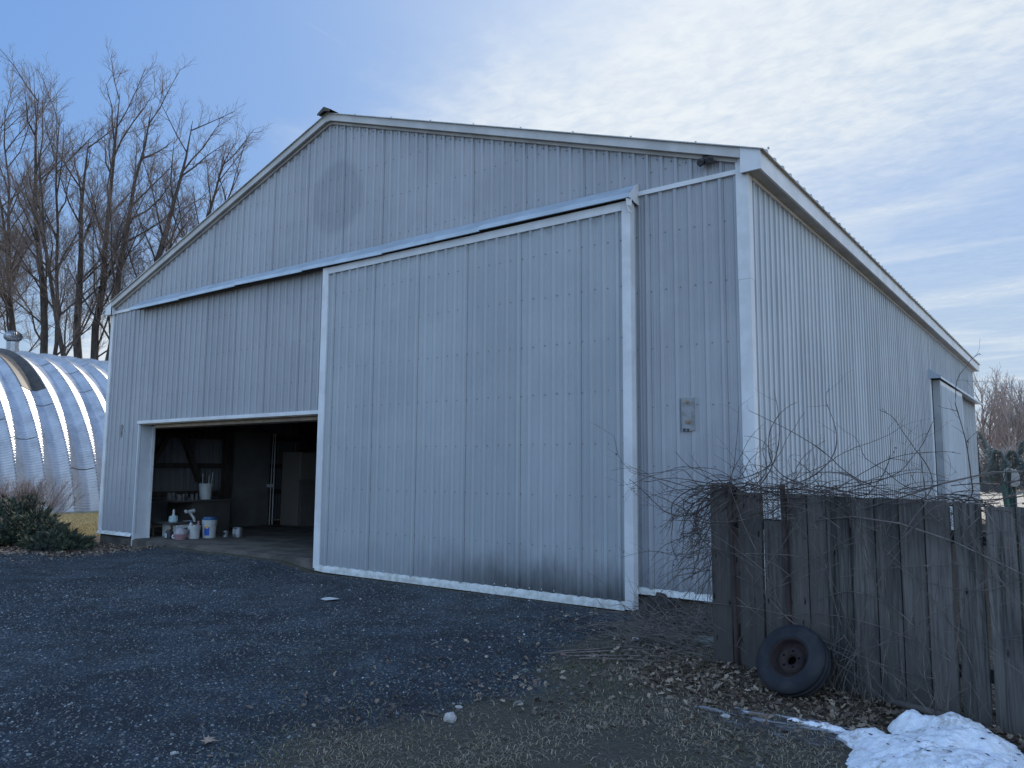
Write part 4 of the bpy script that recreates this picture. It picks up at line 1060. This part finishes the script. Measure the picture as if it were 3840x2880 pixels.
# ================================================================== POSTS BEHIND THE FENCE
M['postg'] = mat('weathered_green_paint', (.09, .11, .09), .6, var=.4, vscale=9)
M['green'] = mat('dark_green_paint', (.02, .075, .05), .5, var=.3, vscale=8)
M['rubber_grey'] = mat('grey_strap', (.34, .31, .28), .8, var=.3, vscale=20)
t = thing('channel_post', 'upright grey-green steel channel post behind the fence', 'post', (17.07, -1.0, -.25))
mb = MB(); mb.box(17.045, 17.052, -1.02, -.98, -.3, 1.41); mb.box(17.052, 17.10, -.985, -.98, -.3, 1.40); mb.box(17.10, 17.107, -1.02, -.98, -.3, 1.41); part('post', mb, M['postg'], t)
t2 = thing('strap_loop', 'grey rubber strap looped over the top of the channel post', 'strap', (17.09, -1.0, 1.4))
mb = MB(); mb.prism([(17.088, 1.42), (17.075, 1.30), (17.082, 1.285), (17.115, 1.285), (17.132, 1.305), (17.134, 1.36), (17.124, 1.405), (17.108, 1.425)], (-1.05, -.95), lambda u, v, t: (u, t, v))
mb.tube([(17.032, -1.0, 1.33), (17.030, -1.0, 1.38), (17.042, -1.0, 1.418), (17.062, -1.0, 1.432), (17.085, -1.0, 1.425), (17.10, -1.0, 1.40)], .009, 6)
part('strap', mb, M['rubber_grey'], t2)
t = thing('leaning_post', 'dark green fence post leaning left of the channel post', 'post', (17.05, -1.0, -.25))
mb = MB(); mb.tube([(17.20, -1.0, -.3), (17.045, -1.0, 1.1), (17.022, -1.0, 1.325)], [.026, .026, .024], 8); part('post', mb, M['green'], t, smooth=False)
mb = MB(); mb.beam((17.06, -.99, 1.28), (17.09, -.99, .9), .03, .01, (0, 1, 0)); part('web', mb, M['green'], t)

# ================================================================== VINES
M['vine'] = mat('vine_bark', (.095, .072, .062), .85, col2=(.040, .031, .028), vscale=9)
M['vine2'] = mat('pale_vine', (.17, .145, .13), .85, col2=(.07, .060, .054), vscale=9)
def strand(mb, p, d, ln, r_, sag=0.0, wig=.25, seg=.05, side=.35, lvl=0, taper=True):
    n = max(5, int(ln/seg)); pts = [Vector(p)]; d = Vector(d).normalized(); rad = [r_]
    cur = Vector((random.gauss(0, 1), random.gauss(0, 1), random.gauss(0, 1)))*wig*.22
    for i in range(n):
        if random.random() < .22: cur = Vector((random.gauss(0, 1), random.gauss(0, 1), random.gauss(0, 1)))*wig*.26
        kink = Vector((random.gauss(0, 1), random.gauss(0, 1), random.gauss(0, 1)))*wig*(.30 if random.random() < .2 else .06)
        d = (d+cur+kink+Vector((0, 0, -sag*.35))).normalized(); q = pts[-1]+d*ln/n
        if q.z < -.24: q.z = -.24; d.z = abs(d.z)*.2
        if random.random() < .018: s_ = random.uniform(.008, .018); mb.face([q+Vector((random.uniform(-s_, s_), random.uniform(-s_, s_), random.uniform(-s_, s_))) for _ in range(4)])
        pts.append(q); rad.append((r_*(1-.6*(i+1)/n) if taper else r_)*(1.5 if random.random() < .14 else 1))
        if lvl < 2 and random.random() < side*.8:
            u = Vector((random.gauss(0, 1), random.gauss(0, 1), random.gauss(0, 1))); u = (u-d*u.dot(d)).normalized()
            strand(mb, pts[-1], d*.8+u, ln*random.uniform(.06, .28), max(.0011, rad[-1]*.55), sag, wig, seg*.7, side*.6, lvl+1)
    mb.tube(pts, rad, 5 if r_ > .003 else 3, cap=False)
def vine(name, label, loc, fn, mt, group='bare vines on the fence', kind=None):
    mb = MB(); fn(mb); return lone(name, mb, mt, label, 'vine', loc, group, kind)
def top_tangle(mb):
    for i in range(70):
        s = random.uniform(-.05, 2.2); z = random.uniform(1.16, 1.32)
        d = FU*random.choice((-1, 1))+Vector((0, 0, random.gauss(.08, .14)))+FN*random.gauss(0, .10)
        strand(mb, fp(s, random.uniform(-.06, .08), z), d, random.uniform(.5, 1.4), random.uniform(.0026, .0055), sag=.05, wig=.42, side=.2)
    for i in range(120):                     # nest in the gap above the broken plank
        s = random.uniform(fx(15.2), fx(15.75)); z = random.uniform(1.0, 1.28)
        d = Vector((random.gauss(0, 1), random.gauss(0, .3), random.gauss(0, .7))); strand(mb, fp(s, random.uniform(-.03, .06), z), d, random.uniform(.2, .6), random.uniform(.002, .0035), sag=.03, wig=.6, side=.15)
def right_tangle(mb):
    for i in range(50):
        s = random.uniform(1.7, 4.2); z = random.uniform(1.10, 1.2)
        d = FU*random.choice((-1, 1))+Vector((0, 0, random.gauss(.03, .1)))+FN*random.gauss(0, .12)
        strand(mb, fp(s, random.uniform(-.12, .06), z), d, random.uniform(.4, 1.1), random.uniform(.0025, .0055), sag=.04, wig=.42, side=.2)
    pts = [fp(1.25, .06, 1.10), fp(1.55, .02, 1.2), fp(1.85, -.05, 1.32), fp(2.15, -.1, 1.40), fp(2.45, -.15, 1.41), fp(2.9, -.1, 1.33)]
    mb.tube([pts[0]+(pts[1]-pts[0])*0]+pts[1:], [.004, .006, .0065, .006, .006, .005], 5)
    mb.tube([fp(.95, .05, 1.02), fp(1.25, .07, 1.06), fp(1.6, .09, 1.03), fp(1.95, .09, .93), fp(2.3, .1, .78), fp(2.7, .1, .6)], [.003, .005, .0065, .006, .0055, .004], 5)
    for a, b_ in (((1.62, .95), (1.80, 1.20)), ((1.5, .80), (1.86, 1.17)), ((2.0, .95), (2.12, 1.1))): mb.tube([fp(a[0], .1, a[1]), fp((a[0]+b_[0])/2-.01, .1, (a[1]+b_[1])/2), fp(b_[0], .09, b_[1])], [.003, .005, .004], 4)
def arching(mb):
    for (s, z, ds, dz, ln) in ((.05, 1.28, -.6, .55, 1.25), (.1, 1.28, .25, 1.0, .75), (.2, 1.27, -.45, .8, .85), (.25, 1.28, .9, .5, 1.3), (.6, 1.26, .6, .45, 1.4), (.95, 1.24, .8, .35, 1.2), (1.3, 1.2, .6, .7, .75), (1.0, 1.2, -.3, .6, .5), (1.75, 1.2, .1, .9, .45), (.35, 1.28, -.9, .35, 1.5), (.7, 1.22, .2, .9, .4), (1.5, 1.2, -.8, .45, 1.0)):
        strand(mb, fp(s, 0, z), FU*ds+Vector((0, 0, dz*.9)), ln*.82, .0036, sag=.16, wig=.34, side=.28)
def left_fall(mb):
    for i in range(40):
        p = fp(random.uniform(-.05, .25), random.uniform(-.1, .1), random.uniform(1.1, 1.3)); d = Vector((-1, random.gauss(.1, .25), random.uniform(-.8, .45)))
        strand(mb, p, d, random.uniform(.4, 1.15), random.uniform(.0032, .0066), sag=random.uniform(.22, .45), wig=.5, side=.35)
    for i in range(60):
        p = fp(random.uniform(-.25, .05), random.uniform(-.1, .15), random.uniform(.5, 1.1)); d = Vector((-.8, random.gauss(0, .3), random.uniform(-1.0, .1)))
        strand(mb, p, d, random.uniform(.3, .8), random.uniform(.0025, .0048), sag=.15, wig=.4, side=.4)
def face_cross(mb):
    for i in range(70):
        s = random.uniform(-.2, 3.2); z = random.uniform(-.1, 1.15); a = random.choice((random.gauss(.2, .5), random.gauss(-.25, .4), random.gauss(1.4, .3)))
        d = FU*math.cos(a)*random.choice((-1, 1))+Vector((0, 0, math.sin(a))); p = fp(s, random.uniform(.05, .12), z); ln = random.uniform(.5, 1.8)
        n = max(6, int(ln/.09)); pts = [p]; dd = d.normalized(); k = random.gauss(0, .09)
        for j in range(n):
            dd = (dd+Vector((0, 0, -k))+FU*random.gauss(0, .05)+Vector((0, 0, random.gauss(0, .05)))).normalized(); q = pts[-1]+dd*ln/n
            if q.z < -.24 or q.z > 1.35: break
            pts.append(q)
        if len(pts) > 3:
            r_ = random.uniform(.0018, .0040); mb.tube(pts, [r_*(1-.5*j/len(pts)) for j in range(len(pts))], 4, cap=False)
            for q in pts[2::3]:
                if random.random() < .5: strand(mb, q, Vector((random.gauss(0, 1), 0, random.gauss(0, 1))), random.uniform(.08, .3), .0014, sag=.03, wig=.3, side=.1, lvl=1)
    for i in range(60):
        s = random.uniform(.9, 2.1); strand(mb, fp(s, random.uniform(.05, .2), -.24), Vector((random.gauss(0, .5), -.15, 1)), random.uniform(.2, .75), random.uniform(.0016, .003), sag=.04, wig=.2, side=.12)
random.seed(31)
vine('vine_tangle', 'tangled bare vine running along the fence top by the rusty posts', tuple(fp(.4, 0, 1.2)), top_tangle, M['vine'])
vine('vine_tangle', 'pale sunlit vine tangle on the fence top at its right end', tuple(fp(2, 0, 1.2)), right_tangle, M['vine2'])
vine('vine_tangle', 'thin vine shoots arching high above the fence against the barn wall', tuple(fp(.5, 0, 1.25)), arching, M['vine'])
vine('vine_tangle', 'curtain of twiggy vine spilling left over the fence end', tuple(fp(0, 0, 1.2)), left_fall, M['vine'])
vine('vine_tangle', 'long bare vine stems criss-crossing the front of the planks', tuple(fp(1, .1, .5)), face_cross, M['vine2'])
mb = MB()
for i in range(520):
    x = random.uniform(13.7, 15.0); y = random.uniform(-1.9, -.15); d = Vector((random.gauss(0, 1), random.gauss(0, .6), random.uniform(.0, .35)))
    strand(mb, (x, y, gz(x, y)+random.uniform(0, .16)), d, random.uniform(.25, .8), random.uniform(.002, .0042), sag=.10, wig=.2, side=.08, lvl=1)
lone('brushwood', mb, M['vine2'], 'heap of thin dead twigs between the stump and the fence', 'brushwood', (14.4, -1.0, -.25), kind='stuff')
t = None
mb = MB()
for a, b_ in (((13.55, -2.55), (14.35, -1.85)), ((13.75, -2.50), (14.5, -2.05)), ((13.6, -2.45), (14.2, -1.7)), ((13.9, -2.5), (14.55, -2.2))):
    p = [Vector((a[0]+(b_[0]-a[0])*k/5, a[1]+(b_[1]-a[1])*k/5+random.gauss(0, .015), 0)) for k in range(6)]
    for q in p: q.z = gz(q.x, q.y)+.02
    mb.tube(p, [.006, .008, .008, .007, .005, .003], 5)
lone('fallen_branch', mb, M['vine2'], 'bundle of long fallen sticks lying on the grass before the stump', 'branch', (14, -2.2, -.25))

# ================================================================== WHEEL
WN = (FN*math.cos(R(34))+Vector((0, 0, math.sin(R(34))))).normalized(); WX = FU; WY = WN.cross(WX).normalized()
WC = fp(fx(15.77), .30, -.035)
fr3 = Matrix((WX, WY, WN)).transposed()
wt = thing('spare_wheel', 'old black trailer wheel with rusty rim leaning on the fence', 'wheel', tuple(WC))
M['rubber'] = mat('old_rubber', (.019, .021, .026), .9, spec=.2, col2=(.034, .035, .040), vscale=6, bump=.15, bscale=30)
M['rim'] = mat('rusty_rim', (.040, .028, .026), .9, spec=.15, col2=(.022, .018, .02), vscale=12, bump=.3)
ro, w2 = .272, .082
tp_ = [(.150, .062), (.156, .072), (.170, .080), (.178, .078), (.200, .084), (.225, .084), (.245, .078), (.258, .068), (.262, .064), (ro, .052), (ro+.002, .03), (ro-.008, .028), (ro-.008, .020), (ro+.004, .018), (ro+.004, -.018), (ro-.008, -.020), (ro-.008, -.028), (ro+.002, -.03), (ro, -.052), (.258, -.068), (.225, -.084), (.178, -.078), (.150, -.062), (.150, .062)]
mb = MB(); mb.lathe(tp_, WC, 72, fr3); part('tyre', mb, M['rubber'], wt, smooth=True)
mb = MB(); mb.lathe([(.150, .064), (.155, .068), (.150, .070), (.143, .060), (.138, .035), (.132, .012), (.118, .006), (.108, .016), (.095, .030), (.075, .034), (.055, .030), (.042, .022), (.036, .018), (.035, -.03)], WC, 48, fr3)
part('rim', mb, M['rim'], wt, smooth=True)
mb = MB(); mb.lathe([(.0, -.02), (.033, -.02), (.034, .0)], WC, 24, fr3)
HB = mat('hole_black', (.004, .004, .004), 1.0, spec=0)
part('hub_hole', mb, HB, wt)
for k in range(5):
    a = 2*math.pi*k/5+.3; c = WC+WX*.066*math.cos(a)+WY*.066*math.sin(a)+WN*.0335
    mb = MB(); mb.lathe([(0, 0), (.008, 0), (.008, .002), (0, .002)], c, 10, fr3); part('lug_hole', mb, HB, wt)

# ================================================================== STUMP, STONES, PAPER, LEAF
random.seed(2)
mb = MB(); n = 26; c0 = Vector((13.72, -.50, 0)); b = 0
for j in range(9):
    for i in range(n):
        a = 2*math.pi*i/n; f = j/8; rr = .23*(1.15-.35*f)*(1+.28*noise.noise(Vector((math.cos(a)*1.6, math.sin(a)*1.6, f*1.5)))+.10*noise.noise(Vector((math.cos(a)*6, math.sin(a)*6, f*2))))
        ztop = .30+.10*noise.noise(Vector((math.cos(a)*1.4, math.sin(a)*1.4, 8)))+.05*noise.noise(Vector((math.cos(a)*6, math.sin(a)*6, 8)))
        mb.v.append((c0.x+rr*1.1*math.cos(a), c0.y+rr*.8*math.sin(a), -.30+f*ztop))
for j in range(8):
    for i in range(n): mb.quad(j*n+i, j*n+(i+1) % n, (j+1)*n+(i+1) % n, (j+1)*n+i)
mb.v.append((c0.x+.03, c0.y, -.06)); ci = len(mb.v)-1
for i in range(n): mb.quad(8*n+i, 8*n+(i+1) % n, ci)
lone('stump', mb, mat('rotten_wood', (.050, .042, .038), .95, col2=(.018, .015, .015), vscale=14, bump=.8, bscale=25), 'dark rotten stump at the right foot of the sliding door', 'stump', (13.72, -.5, -.27))
def rock(label, x, y, s, mt, sq=.7, seed=0, name='stone', grp=None):
    bm_ = MB(); import bmesh as bm_mod
    bmm = bm_mod.new(); bm_mod.ops.create_icosphere(bmm, subdivisions=2, radius=s)
    for v_ in bmm.verts:
        k = 1+.45*noise.noise(v_.co*(1.3/s)+Vector((seed, 0, 0))); v_.co = Vector((v_.co.x*k, v_.co.y*k*.85, v_.co.z*k*sq))
    z0 = gz(x, y)+s*sq*.45
    for v_ in bmm.verts: bm_.v.append((v_.co.x+x, v_.co.y+y, v_.co.z+z0))
    for f in bmm.faces: bm_.quad(*[v_.index for v_ in f.verts])
    bmm.free(); lone(name, bm_, mt, label, 'stone', (x, y, z0-s*sq*.4), grp)
M['rockw'] = mat('pale_rock', (.42, .40, .38), .85, var=.35, vscale=25, bump=.5)
M['rocks'] = mat('stone', (.22, .23, .23), .85, var=.35, vscale=25, bump=.5)
M['rockr'] = mat('reddish_stone', (.20, .12, .11), .85, var=.3, vscale=25)
M['rockg'] = mat('greenish_stone', (.15, .17, .15), .85, var=.3, vscale=25)
rock('largest pale rock on the gravel edge in the foreground', 14.067, -4.432, .047, M['rockw'], .8, 3)
for i, (px, py, s, k, lb) in enumerate(((2112, 2455, .035, 'rockr', 'small reddish stone on the grass near the long sticks'), (1970, 2513, .028, 'rockg', 'pale green-grey stone alone on the dirt left of the sticks'), (1945, 2635, .040, 'rockg', 'flat greenish stone right of the largest pale rock'),
        (1722, 2648, .028, 'rockw', 'small pale stone just above the largest pale rock'), (2380, 2405, .05, 'rockw', 'flat pale stone near the stump on the litter'), (2720, 2680, .035, 'rockw', 'rounded pale stone beside the thin ice'), (650, 2560+260, .022, 'rockw', 'flat pale pebble at the lower left on gravel'), (2650, 2430, .12, 'rockg', 'mossy slab stone beside the fence end post'))):
    u = at(px, py, 10)-CAM; tq = (-.26-CAM.z)/u.z; P = CAM+u*tq; rock(lb, P.x, P.y, s, M[k], .45, i*3.7)
mb = MB(); cx, cy = 9.76, -1.80; pts = []
for i in range(9):
    a = 2*math.pi*i/9; rr = .10*(1+.5*noise.noise(Vector((math.cos(a), math.sin(a), 2)))); pts.append((cx+rr*math.cos(a)*1.2, cy+rr*math.sin(a), gz(cx, cy)+.012+.02*random.random()))
mb.v = [(cx, cy, gz(cx, cy)+.045)]+pts
for i in range(9): mb.quad(0, 1+i, 1+(i+1) % 9)
lone('scrap', mb, M['plastic'], 'pale crumpled paper scrap lying on the gravel in front of the sliding door', 'litter', (cx, cy, gz(cx, cy)))
mb = MB(); cx, cy = 13.19, -5.655; zz_ = gz(cx, cy)+.016; out = []
for i, rr in enumerate((.075, .03, .062, .025, .066, .028, .058, .02, .045, .018, .05, .02, .062, .026, .068, .03, .06, .026)):
    a = 2*math.pi*i/18+.4; out.append((cx+rr*math.cos(a)*1.15, cy+rr*math.sin(a)*.9, zz_+random.uniform(-.004, .016)))
mb.v = [(cx, cy, zz_+.008)]+out
for i in range(18): mb.quad(0, 1+i, 1+(i+1) % 18)
mb.tube([(cx-.04, cy, zz_+.005), (cx-.10, cy+.03, zz_+.012)], .0018, 4)
lone('oak_leaf', mb, mat('tan_leaf', (.32, .235, .17), .8), 'single tan lobed oak leaf on the gravel in the lower left foreground', 'leaf', (cx, cy, zz_))

# ================================================================== SNOW
def blob(v_, pts):
    return sum(h*math.exp(-(((v_[0]-x)/sx)**2+((v_[1]-y)/sy)**2)) for x, y, sx, sy, h in pts)
SN = [(16.80, -2.78, .26, .17, .160), (16.55, -2.74, .10, .10, .12), (16.93, -3.05, .24, .25, .15), (16.6, -3.28, .26, .24, .10), (16.35, -3.14, .20, .10, .065), (16.10, -3.03, .20, .05, .062), (15.85, -3.02, .14, .03, .055), (16.9, -3.6, .40, .42, .17), (17.3, -4.0, .5, .5, .16)]
def snow_h(x, y):
    h = blob((x, y), SN); h += (.035*noise.fractal(Vector((x*4, y*4, 5)), 1, 2, 5)+.022*noise.noise(Vector((x*13, y*13, 3)))+.012*noise.noise(Vector((x*32, y*32, 7))))*min(1, h*9)
    return h-.047
mb = MB(); st_ = .014; x0, y0 = 15.85, -4.9; nx, ny = 150, 180; idx = {}
hs = {}
for j in range(ny+1):
    for i in range(nx+1):
        x, y = x0+i*st_, y0+j*st_; h = snow_h(x, y); h = h if h < .03 else .03+(h-.03)*.95; hs[i, j] = h
for j in range(ny+1):
    for i in range(nx+1):
        if max(hs.get((i+a, j+b_), -1) for a in (-1, 0, 1) for b_ in (-1, 0, 1)) > -.004:
            x, y = x0+i*st_, y0+j*st_; hh = hs[i, j]; idx[i, j] = len(mb.v)
            mb.v.append((x, y, gz(x, y)+(hh+.006*math.sqrt(max(0, min(1, hh/.02)))*2 if hh > 0 else hh*2-.004)))
for j in range(ny):
    for i in range(nx):
        k = [(i, j), (i+1, j), (i+1, j+1), (i, j+1)]
        if all(q in idx for q in k): mb.quad(*[idx[q] for q in k])
m_ = bpy.data.materials.new('old_snow'); m_.use_nodes = True; g = N(m_.node_tree); b_ = g.n['Principled BSDF']
geo = g.add('ShaderNodeNewGeometry').outputs['Position']
nb_ = g.noise(geo, 26, 5, .65); nd = g.noise(geo, 60, 3, .6); nl = g.noise(geo, 5, 4, .6)
c = g.mix(g.ss(nb_, .3, .7), (.78, .80, .84, 1), (.68, .70, .74, 1)); c = g.mix(g.ss(nd, .68, .74), c, (.10, .08, .06, 1)); c = g.mix(g.m('MULTIPLY', g.ss(nl, .48, .66, 0, .7), g.ss(nb_, .42, .62)), c, (.30, .26, .21, 1)); c = g.mix(g.ss(g.noise(geo, 180, 2, .5), .62, .70, 0, .8), c, (.16, .14, .12, 1))
g.set(b_, 'Base Color', c); b_.inputs['Roughness'].default_value = .6; b_.inputs['Subsurface Weight'].default_value = .15; b_.inputs['Subsurface Scale'].default_value = .02
bn = g.add('ShaderNodeBump'); bn.inputs['Strength'].default_value = .6; bn.inputs['Distance'].default_value = .012; g.l.new(nb_, bn.inputs['Height']); g.l.new(bn.outputs[0], b_.inputs['Normal'])
snow = lone('snow_pile', mb, m_, 'melting old snow heap flecked with dirt in the lower right corner', 'snow', (16.7, -3.1, -.26), smooth=True)
mb = MB()
for i in range(150):
    x, y = random.uniform(16.3, 17.5), random.uniform(-4, -2.5); h = snow_h(x, y)
    if h > .03:
        z = gz(x, y)+h*.97+.014; s = random.choice((.003, .004, .006, .011)); a = random.uniform(0, 6.28)
        q = [(x+s*math.cos(a+k*1.57)*(1+random.random()), y+s*math.sin(a+k*1.57), z+random.uniform(0, .006)) for k in range(4)]; mb.face(q)
tag(part('debris', mb, M['dark'], snow), kind='stuff')
# thin grey ice sheet with a few snow shreds
m_ = bpy.data.materials.new('thin_ice'); m_.use_nodes = True; g = N(m_.node_tree); b_ = g.n['Principled BSDF']
geo = g.add('ShaderNodeNewGeometry').outputs['Position']
s3 = g.add('ShaderNodeSeparateXYZ'); g.l.new(geo, s3.inputs[0])
na = g.noise(g.map(geo, (3, 8, 1), rot=(0, 0, .25)), 1.5, 5, .6); ne = g.noise(geo, 5, 5, .6)
dx = g.m('DIVIDE', g.m('SUBTRACT', s3.outputs[0], 15.95), .62); dy_ = g.m('DIVIDE', g.m('SUBTRACT', s3.outputs[1], -3.14), .30)
rr = g.m('ADD', g.m('ADD', g.m('MULTIPLY', dx, dx), g.m('MULTIPLY', dy_, dy_)), g.m('MULTIPLY_ADD', ne, 3.2, -1.6))
al = g.ss(rr, .4, 1.0, 1, 0)
snowy = g.m('MULTIPLY', g.ss(na, .50, .62), g.ss(s3.outputs[1], -3.25, -3.0, .25, 1))
g.set(b_, 'Base Color', g.mix(snowy, (.10, .10, .11, 1), (.62, .66, .72, 1))); b_.inputs['Roughness'].default_value = .3
g.set(b_, 'Alpha', g.m('MULTIPLY', al, g.m('MULTIPLY_ADD', snowy, .45, .42)))
mb = MB(); nx = 30
for j in range(nx+1):
    for i in range(nx+1): x = 15.1+1.7*i/nx; y = -3.6+.85*j/nx; mb.v.append((x, y, gz(x, y)+.012))
for j in range(nx):
    for i in range(nx): a = j*(nx+1)+i; mb.quad(a, a+1, a+nx+2, a+nx+1)
lone('ice_patch', mb, m_, 'thin dirty sheet of ice trailing left from the snow heap', 'ice', (15.95, -3.15, -.26), kind='stuff', smooth=True)

# ================================================================== GROUND COVER (stuff)
random.seed(77)
def view_pt(x, y):
    d = Vector((x, y, -.26))-CAM; z = d.dot(fwd)
    return z > .5 and abs(d.dot(r2)/z) < .70 and abs(d.dot(u2)/z) < .56
def scatter(n, x0, x1, y0, y1, test):
    out = []
    for i in range(n):
        x, y = random.uniform(x0, x1), random.uniform(y0, y1)
        dist = math.hypot(x-CAM.x, y-CAM.y)
        if random.random() > min(1, (5.0/dist)**1.1): continue
        if test(x, y): out.append((x, y, dist))
    return out
mb = MB()
OCT = [(1, 0, 0), (0, 1, 0), (-1, 0, 0), (0, -1, 0), (0, 0, 1)]
for x, y, dist in scatter(150000, 1, 16, -9.5, .0, lambda x, y: random.random() < zone(x, y)[0]*.95+.05 and view_pt(x, y)):
    s = random.uniform(.005, .0115)*(1+.6*(random.random() < .05))*(1+dist*.02); z = gz(x, y)
    pt = .74+.62*max(0, min(1, .5+noise.fractal(Vector((x*.35, y*.35, 41)), 1, 2, 3)))*min(1, max(.35, (-y-.2)/4.0)); k = random.random(); c = random.uniform(.032, .125)*pt
    if k < .022*pt: c = random.uniform(.22, .40)
    elif k < .2: c = random.uniform(.12, .22)*pt
    tint = random.choice(((.95, 1.05, 1.15), (.9, 1.04, 1.14), (1, 1, .94), (.98, 1.04, 1.08)))
    mb.col = (c*tint[0], c*tint[1], c*tint[2]); a = random.uniform(0, 6.28); e = random.uniform(.55, 1); ca, sa = math.cos(a)*s, math.sin(a)*s; h = s*random.uniform(.35, .8)
    tx, ty = random.uniform(-.5, .5)*s, random.uniform(-.5, .5)*s
    b = len(mb.v); mb.v += [(x+ca, y+sa, z-.002), (x-sa*e, y+ca*e, z-.002), (x-ca, y-sa, z-.002), (x+sa*e, y-ca*e, z-.002), (x+tx+ca*.4, y+ty+sa*.4, z+h), (x+tx-ca*.4, y+ty-sa*.4, z+h*.85)]
    for q in ((0, 1, 4), (1, 5, 4), (1, 2, 5), (2, 3, 5), (3, 4, 5), (3, 0, 4)): mb.quad(*[b+i for i in q])
print('stones', len(mb.f)//6)
lone('gravel_stones', mb, mat('gravel_stone', (1, 1, 1), .8, attr=True), 'loose dark grey crushed gravel covering the drive', 'gravel', (10, -4, -.26), kind='stuff')
mb = MB()
def gtest(x, y):
    g_, l_, w_ = zone(x, y)
    n_ = 1.3*noise.fractal(Vector((x*1.1, y*1.1, 12)), 1, 2, 4)
    dens = (1-g_)*(.75+.9*n_)+max(0, noise.noise(Vector((x*.55, y*.55, 33)))-.18)*.9*(y > -8)
    if l_ > .6 and x > 14: dens *= .35
    dens *= min(1, max(.45, (x-13.9)/.8))
    if snow_h(x, y) > -.01 if x > 15.8 and y < -2 else False: return False
    return random.random() < dens and view_pt(x, y)
for x, y, dist in scatter(230000, 9, 18, -9.5, .0, gtest):
    z = gz(x, y); ln = random.uniform(.02, .055); a = random.uniform(0, 6.28); lean = random.uniform(.8, 2.2); w_ = random.uniform(.0009, .0019)*(1+dist*.06)
    dry = noise.noise(Vector((x*1.1, y*1.1, 20)))+random.gauss(0, .25)
    mb.col = random.choice(((.26, .215, .15), (.20, .165, .115), (.34, .29, .205), (.13, .105, .08))) if dry > -.32+max(0, 14.3-x)*.6 else random.choice(((.085, .10, .05), (.11, .125, .065), (.15, .13, .08)))
    dx_, dy_ = math.cos(a), math.sin(a); px_, py_ = -dy_*w_, dx_*w_; r1 = ln*.5*lean*.7; r2_ = ln*lean
    b = len(mb.v); h1 = ln*.55/(.6+lean*.6); h2 = ln*(.75 if lean < .8 else .3)/(.6+lean*.5)
    mb.v += [(x-px_, y-py_, z-.003), (x+px_, y+py_, z-.003), (x+dx_*r1+px_, y+dy_*r1+py_, z+h1), (x+dx_*r1-px_, y+dy_*r1-py_, z+h1), (x+dx_*r2_, y+dy_*r2_, z+h2)]
    mb.quad(b, b+1, b+2, b+3); mb.quad(b+3, b+2, b+4)
print('blades', len(mb.f)//2)
lone('dry_grass', mb, mat('grass_blade', (1, 1, 1), .85, attr=True), 'short matted winter grass, half dead, right of the gravel', 'grass', (15, -4, -.26), kind='stuff')
mb = MB()
def leaf(x, y, s):
    z = gz(x, y)+random.uniform(.002, .02); a = random.uniform(0, 6.28); m3 = Matrix.Rotation(a, 3, 'Z') @ Matrix.Rotation(random.gauss(0, .45), 3, 'X') @ Matrix.Rotation(random.gauss(0, .45), 3, 'Y'); f = random.uniform(.1, .5)
    c = random.choice(((.17, .125, .09), (.13, .095, .07), (.22, .17, .125), (.10, .075, .058), (.30, .235, .175), (.08, .058, .045))); tn = random.uniform(.7, 1.1); mb.col = tuple(k*tn for k in c)
    P = [(-1, 0, .1), (-.5, .42, f), (-.1, .30, f*.6), (.2, .62, f), (.5, .28, f*.5), (1, .05, .1), (.5, -.28, f*.5), (.25, -.6, f), (-.1, -.3, f*.6), (-.5, -.42, f)]
    b = len(mb.v); mb.v += [tuple(Vector((x, y, z+s*.1))+m3 @ (Vector(p)*s)) for p in P]
    mb.quad(b, b+1, b+2, b+8, b+9); mb.quad(b+2, b+3, b+4, b+5, b+6, b+7, b+8)
for i in range(30000):
    x, y = random.uniform(12.5, 18), random.uniform(-5.2, -.1); l_ = zone(x, y)[1]
    q = l_*.50 if x > 14 else .03
    if 13.6 < x < 16 and -4 < y < -2.6: q = max(q, .10)
    if 13.9 < x < 15.2 and y > -2.6: q = max(q, .24)
    d = (Vector((x, y, 0))-FA).dot(FN)
    if x > 15 and abs(d-.25) < .32: q = .60
    if x > 15 and d < -.1: q *= .3
    if x > 15.8 and snow_h(x, y) > .004: q = .008
    if random.random() < q: leaf(x, y, random.uniform(.016, .036))
for i in range(5200):
    x, y = random.gauss(.2, 1.6), random.gauss(-.9, .8)
    if -6 < x < 3 and y < .0: leaf(x, y, random.uniform(.02, .045))
for i in range(300):
    x, y = random.uniform(7, 16), random.uniform(-7, -1); leaf(x, y, random.uniform(.010, .022))
print('leaves', len(mb.f)//2)
lone('dead_leaves', mb, mat('leaf_litter', (1, 1, 1), .8, attr=True), 'brown fallen leaves drifted along the fence foot and barn corner', 'leaf litter', (15.5, -2.3, -.26), kind='stuff')
mb = MB()
for i in range(42000):                       # sunlit lawn strip between hut and barn
    x, y = random.uniform(-10, 0), random.uniform(-1, 7.5)
    if x > -.15 and y > -.2: continue
    if zone(x, y)[2] < .35: continue
    z = gz(x, y); ln = random.uniform(.03, .07); a = random.uniform(0, 6.28); w_ = .006; mb.col = random.choice(((.42, .33, .16), (.34, .26, .12), (.50, .41, .22), (.30, .26, .12)))
    mb.face([(x-w_, y, z), (x+w_, y+w_, z), (x+math.cos(a)*ln*.6, y+math.sin(a)*ln*.6, z+ln)])
lone('lawn_grass', mb, mat('lawn_blade', (1, 1, 1), .85, attr=True), 'sunlit straw-yellow lawn between the barn corner and the hut', 'grass', (-5, 3, -.2), kind='stuff')
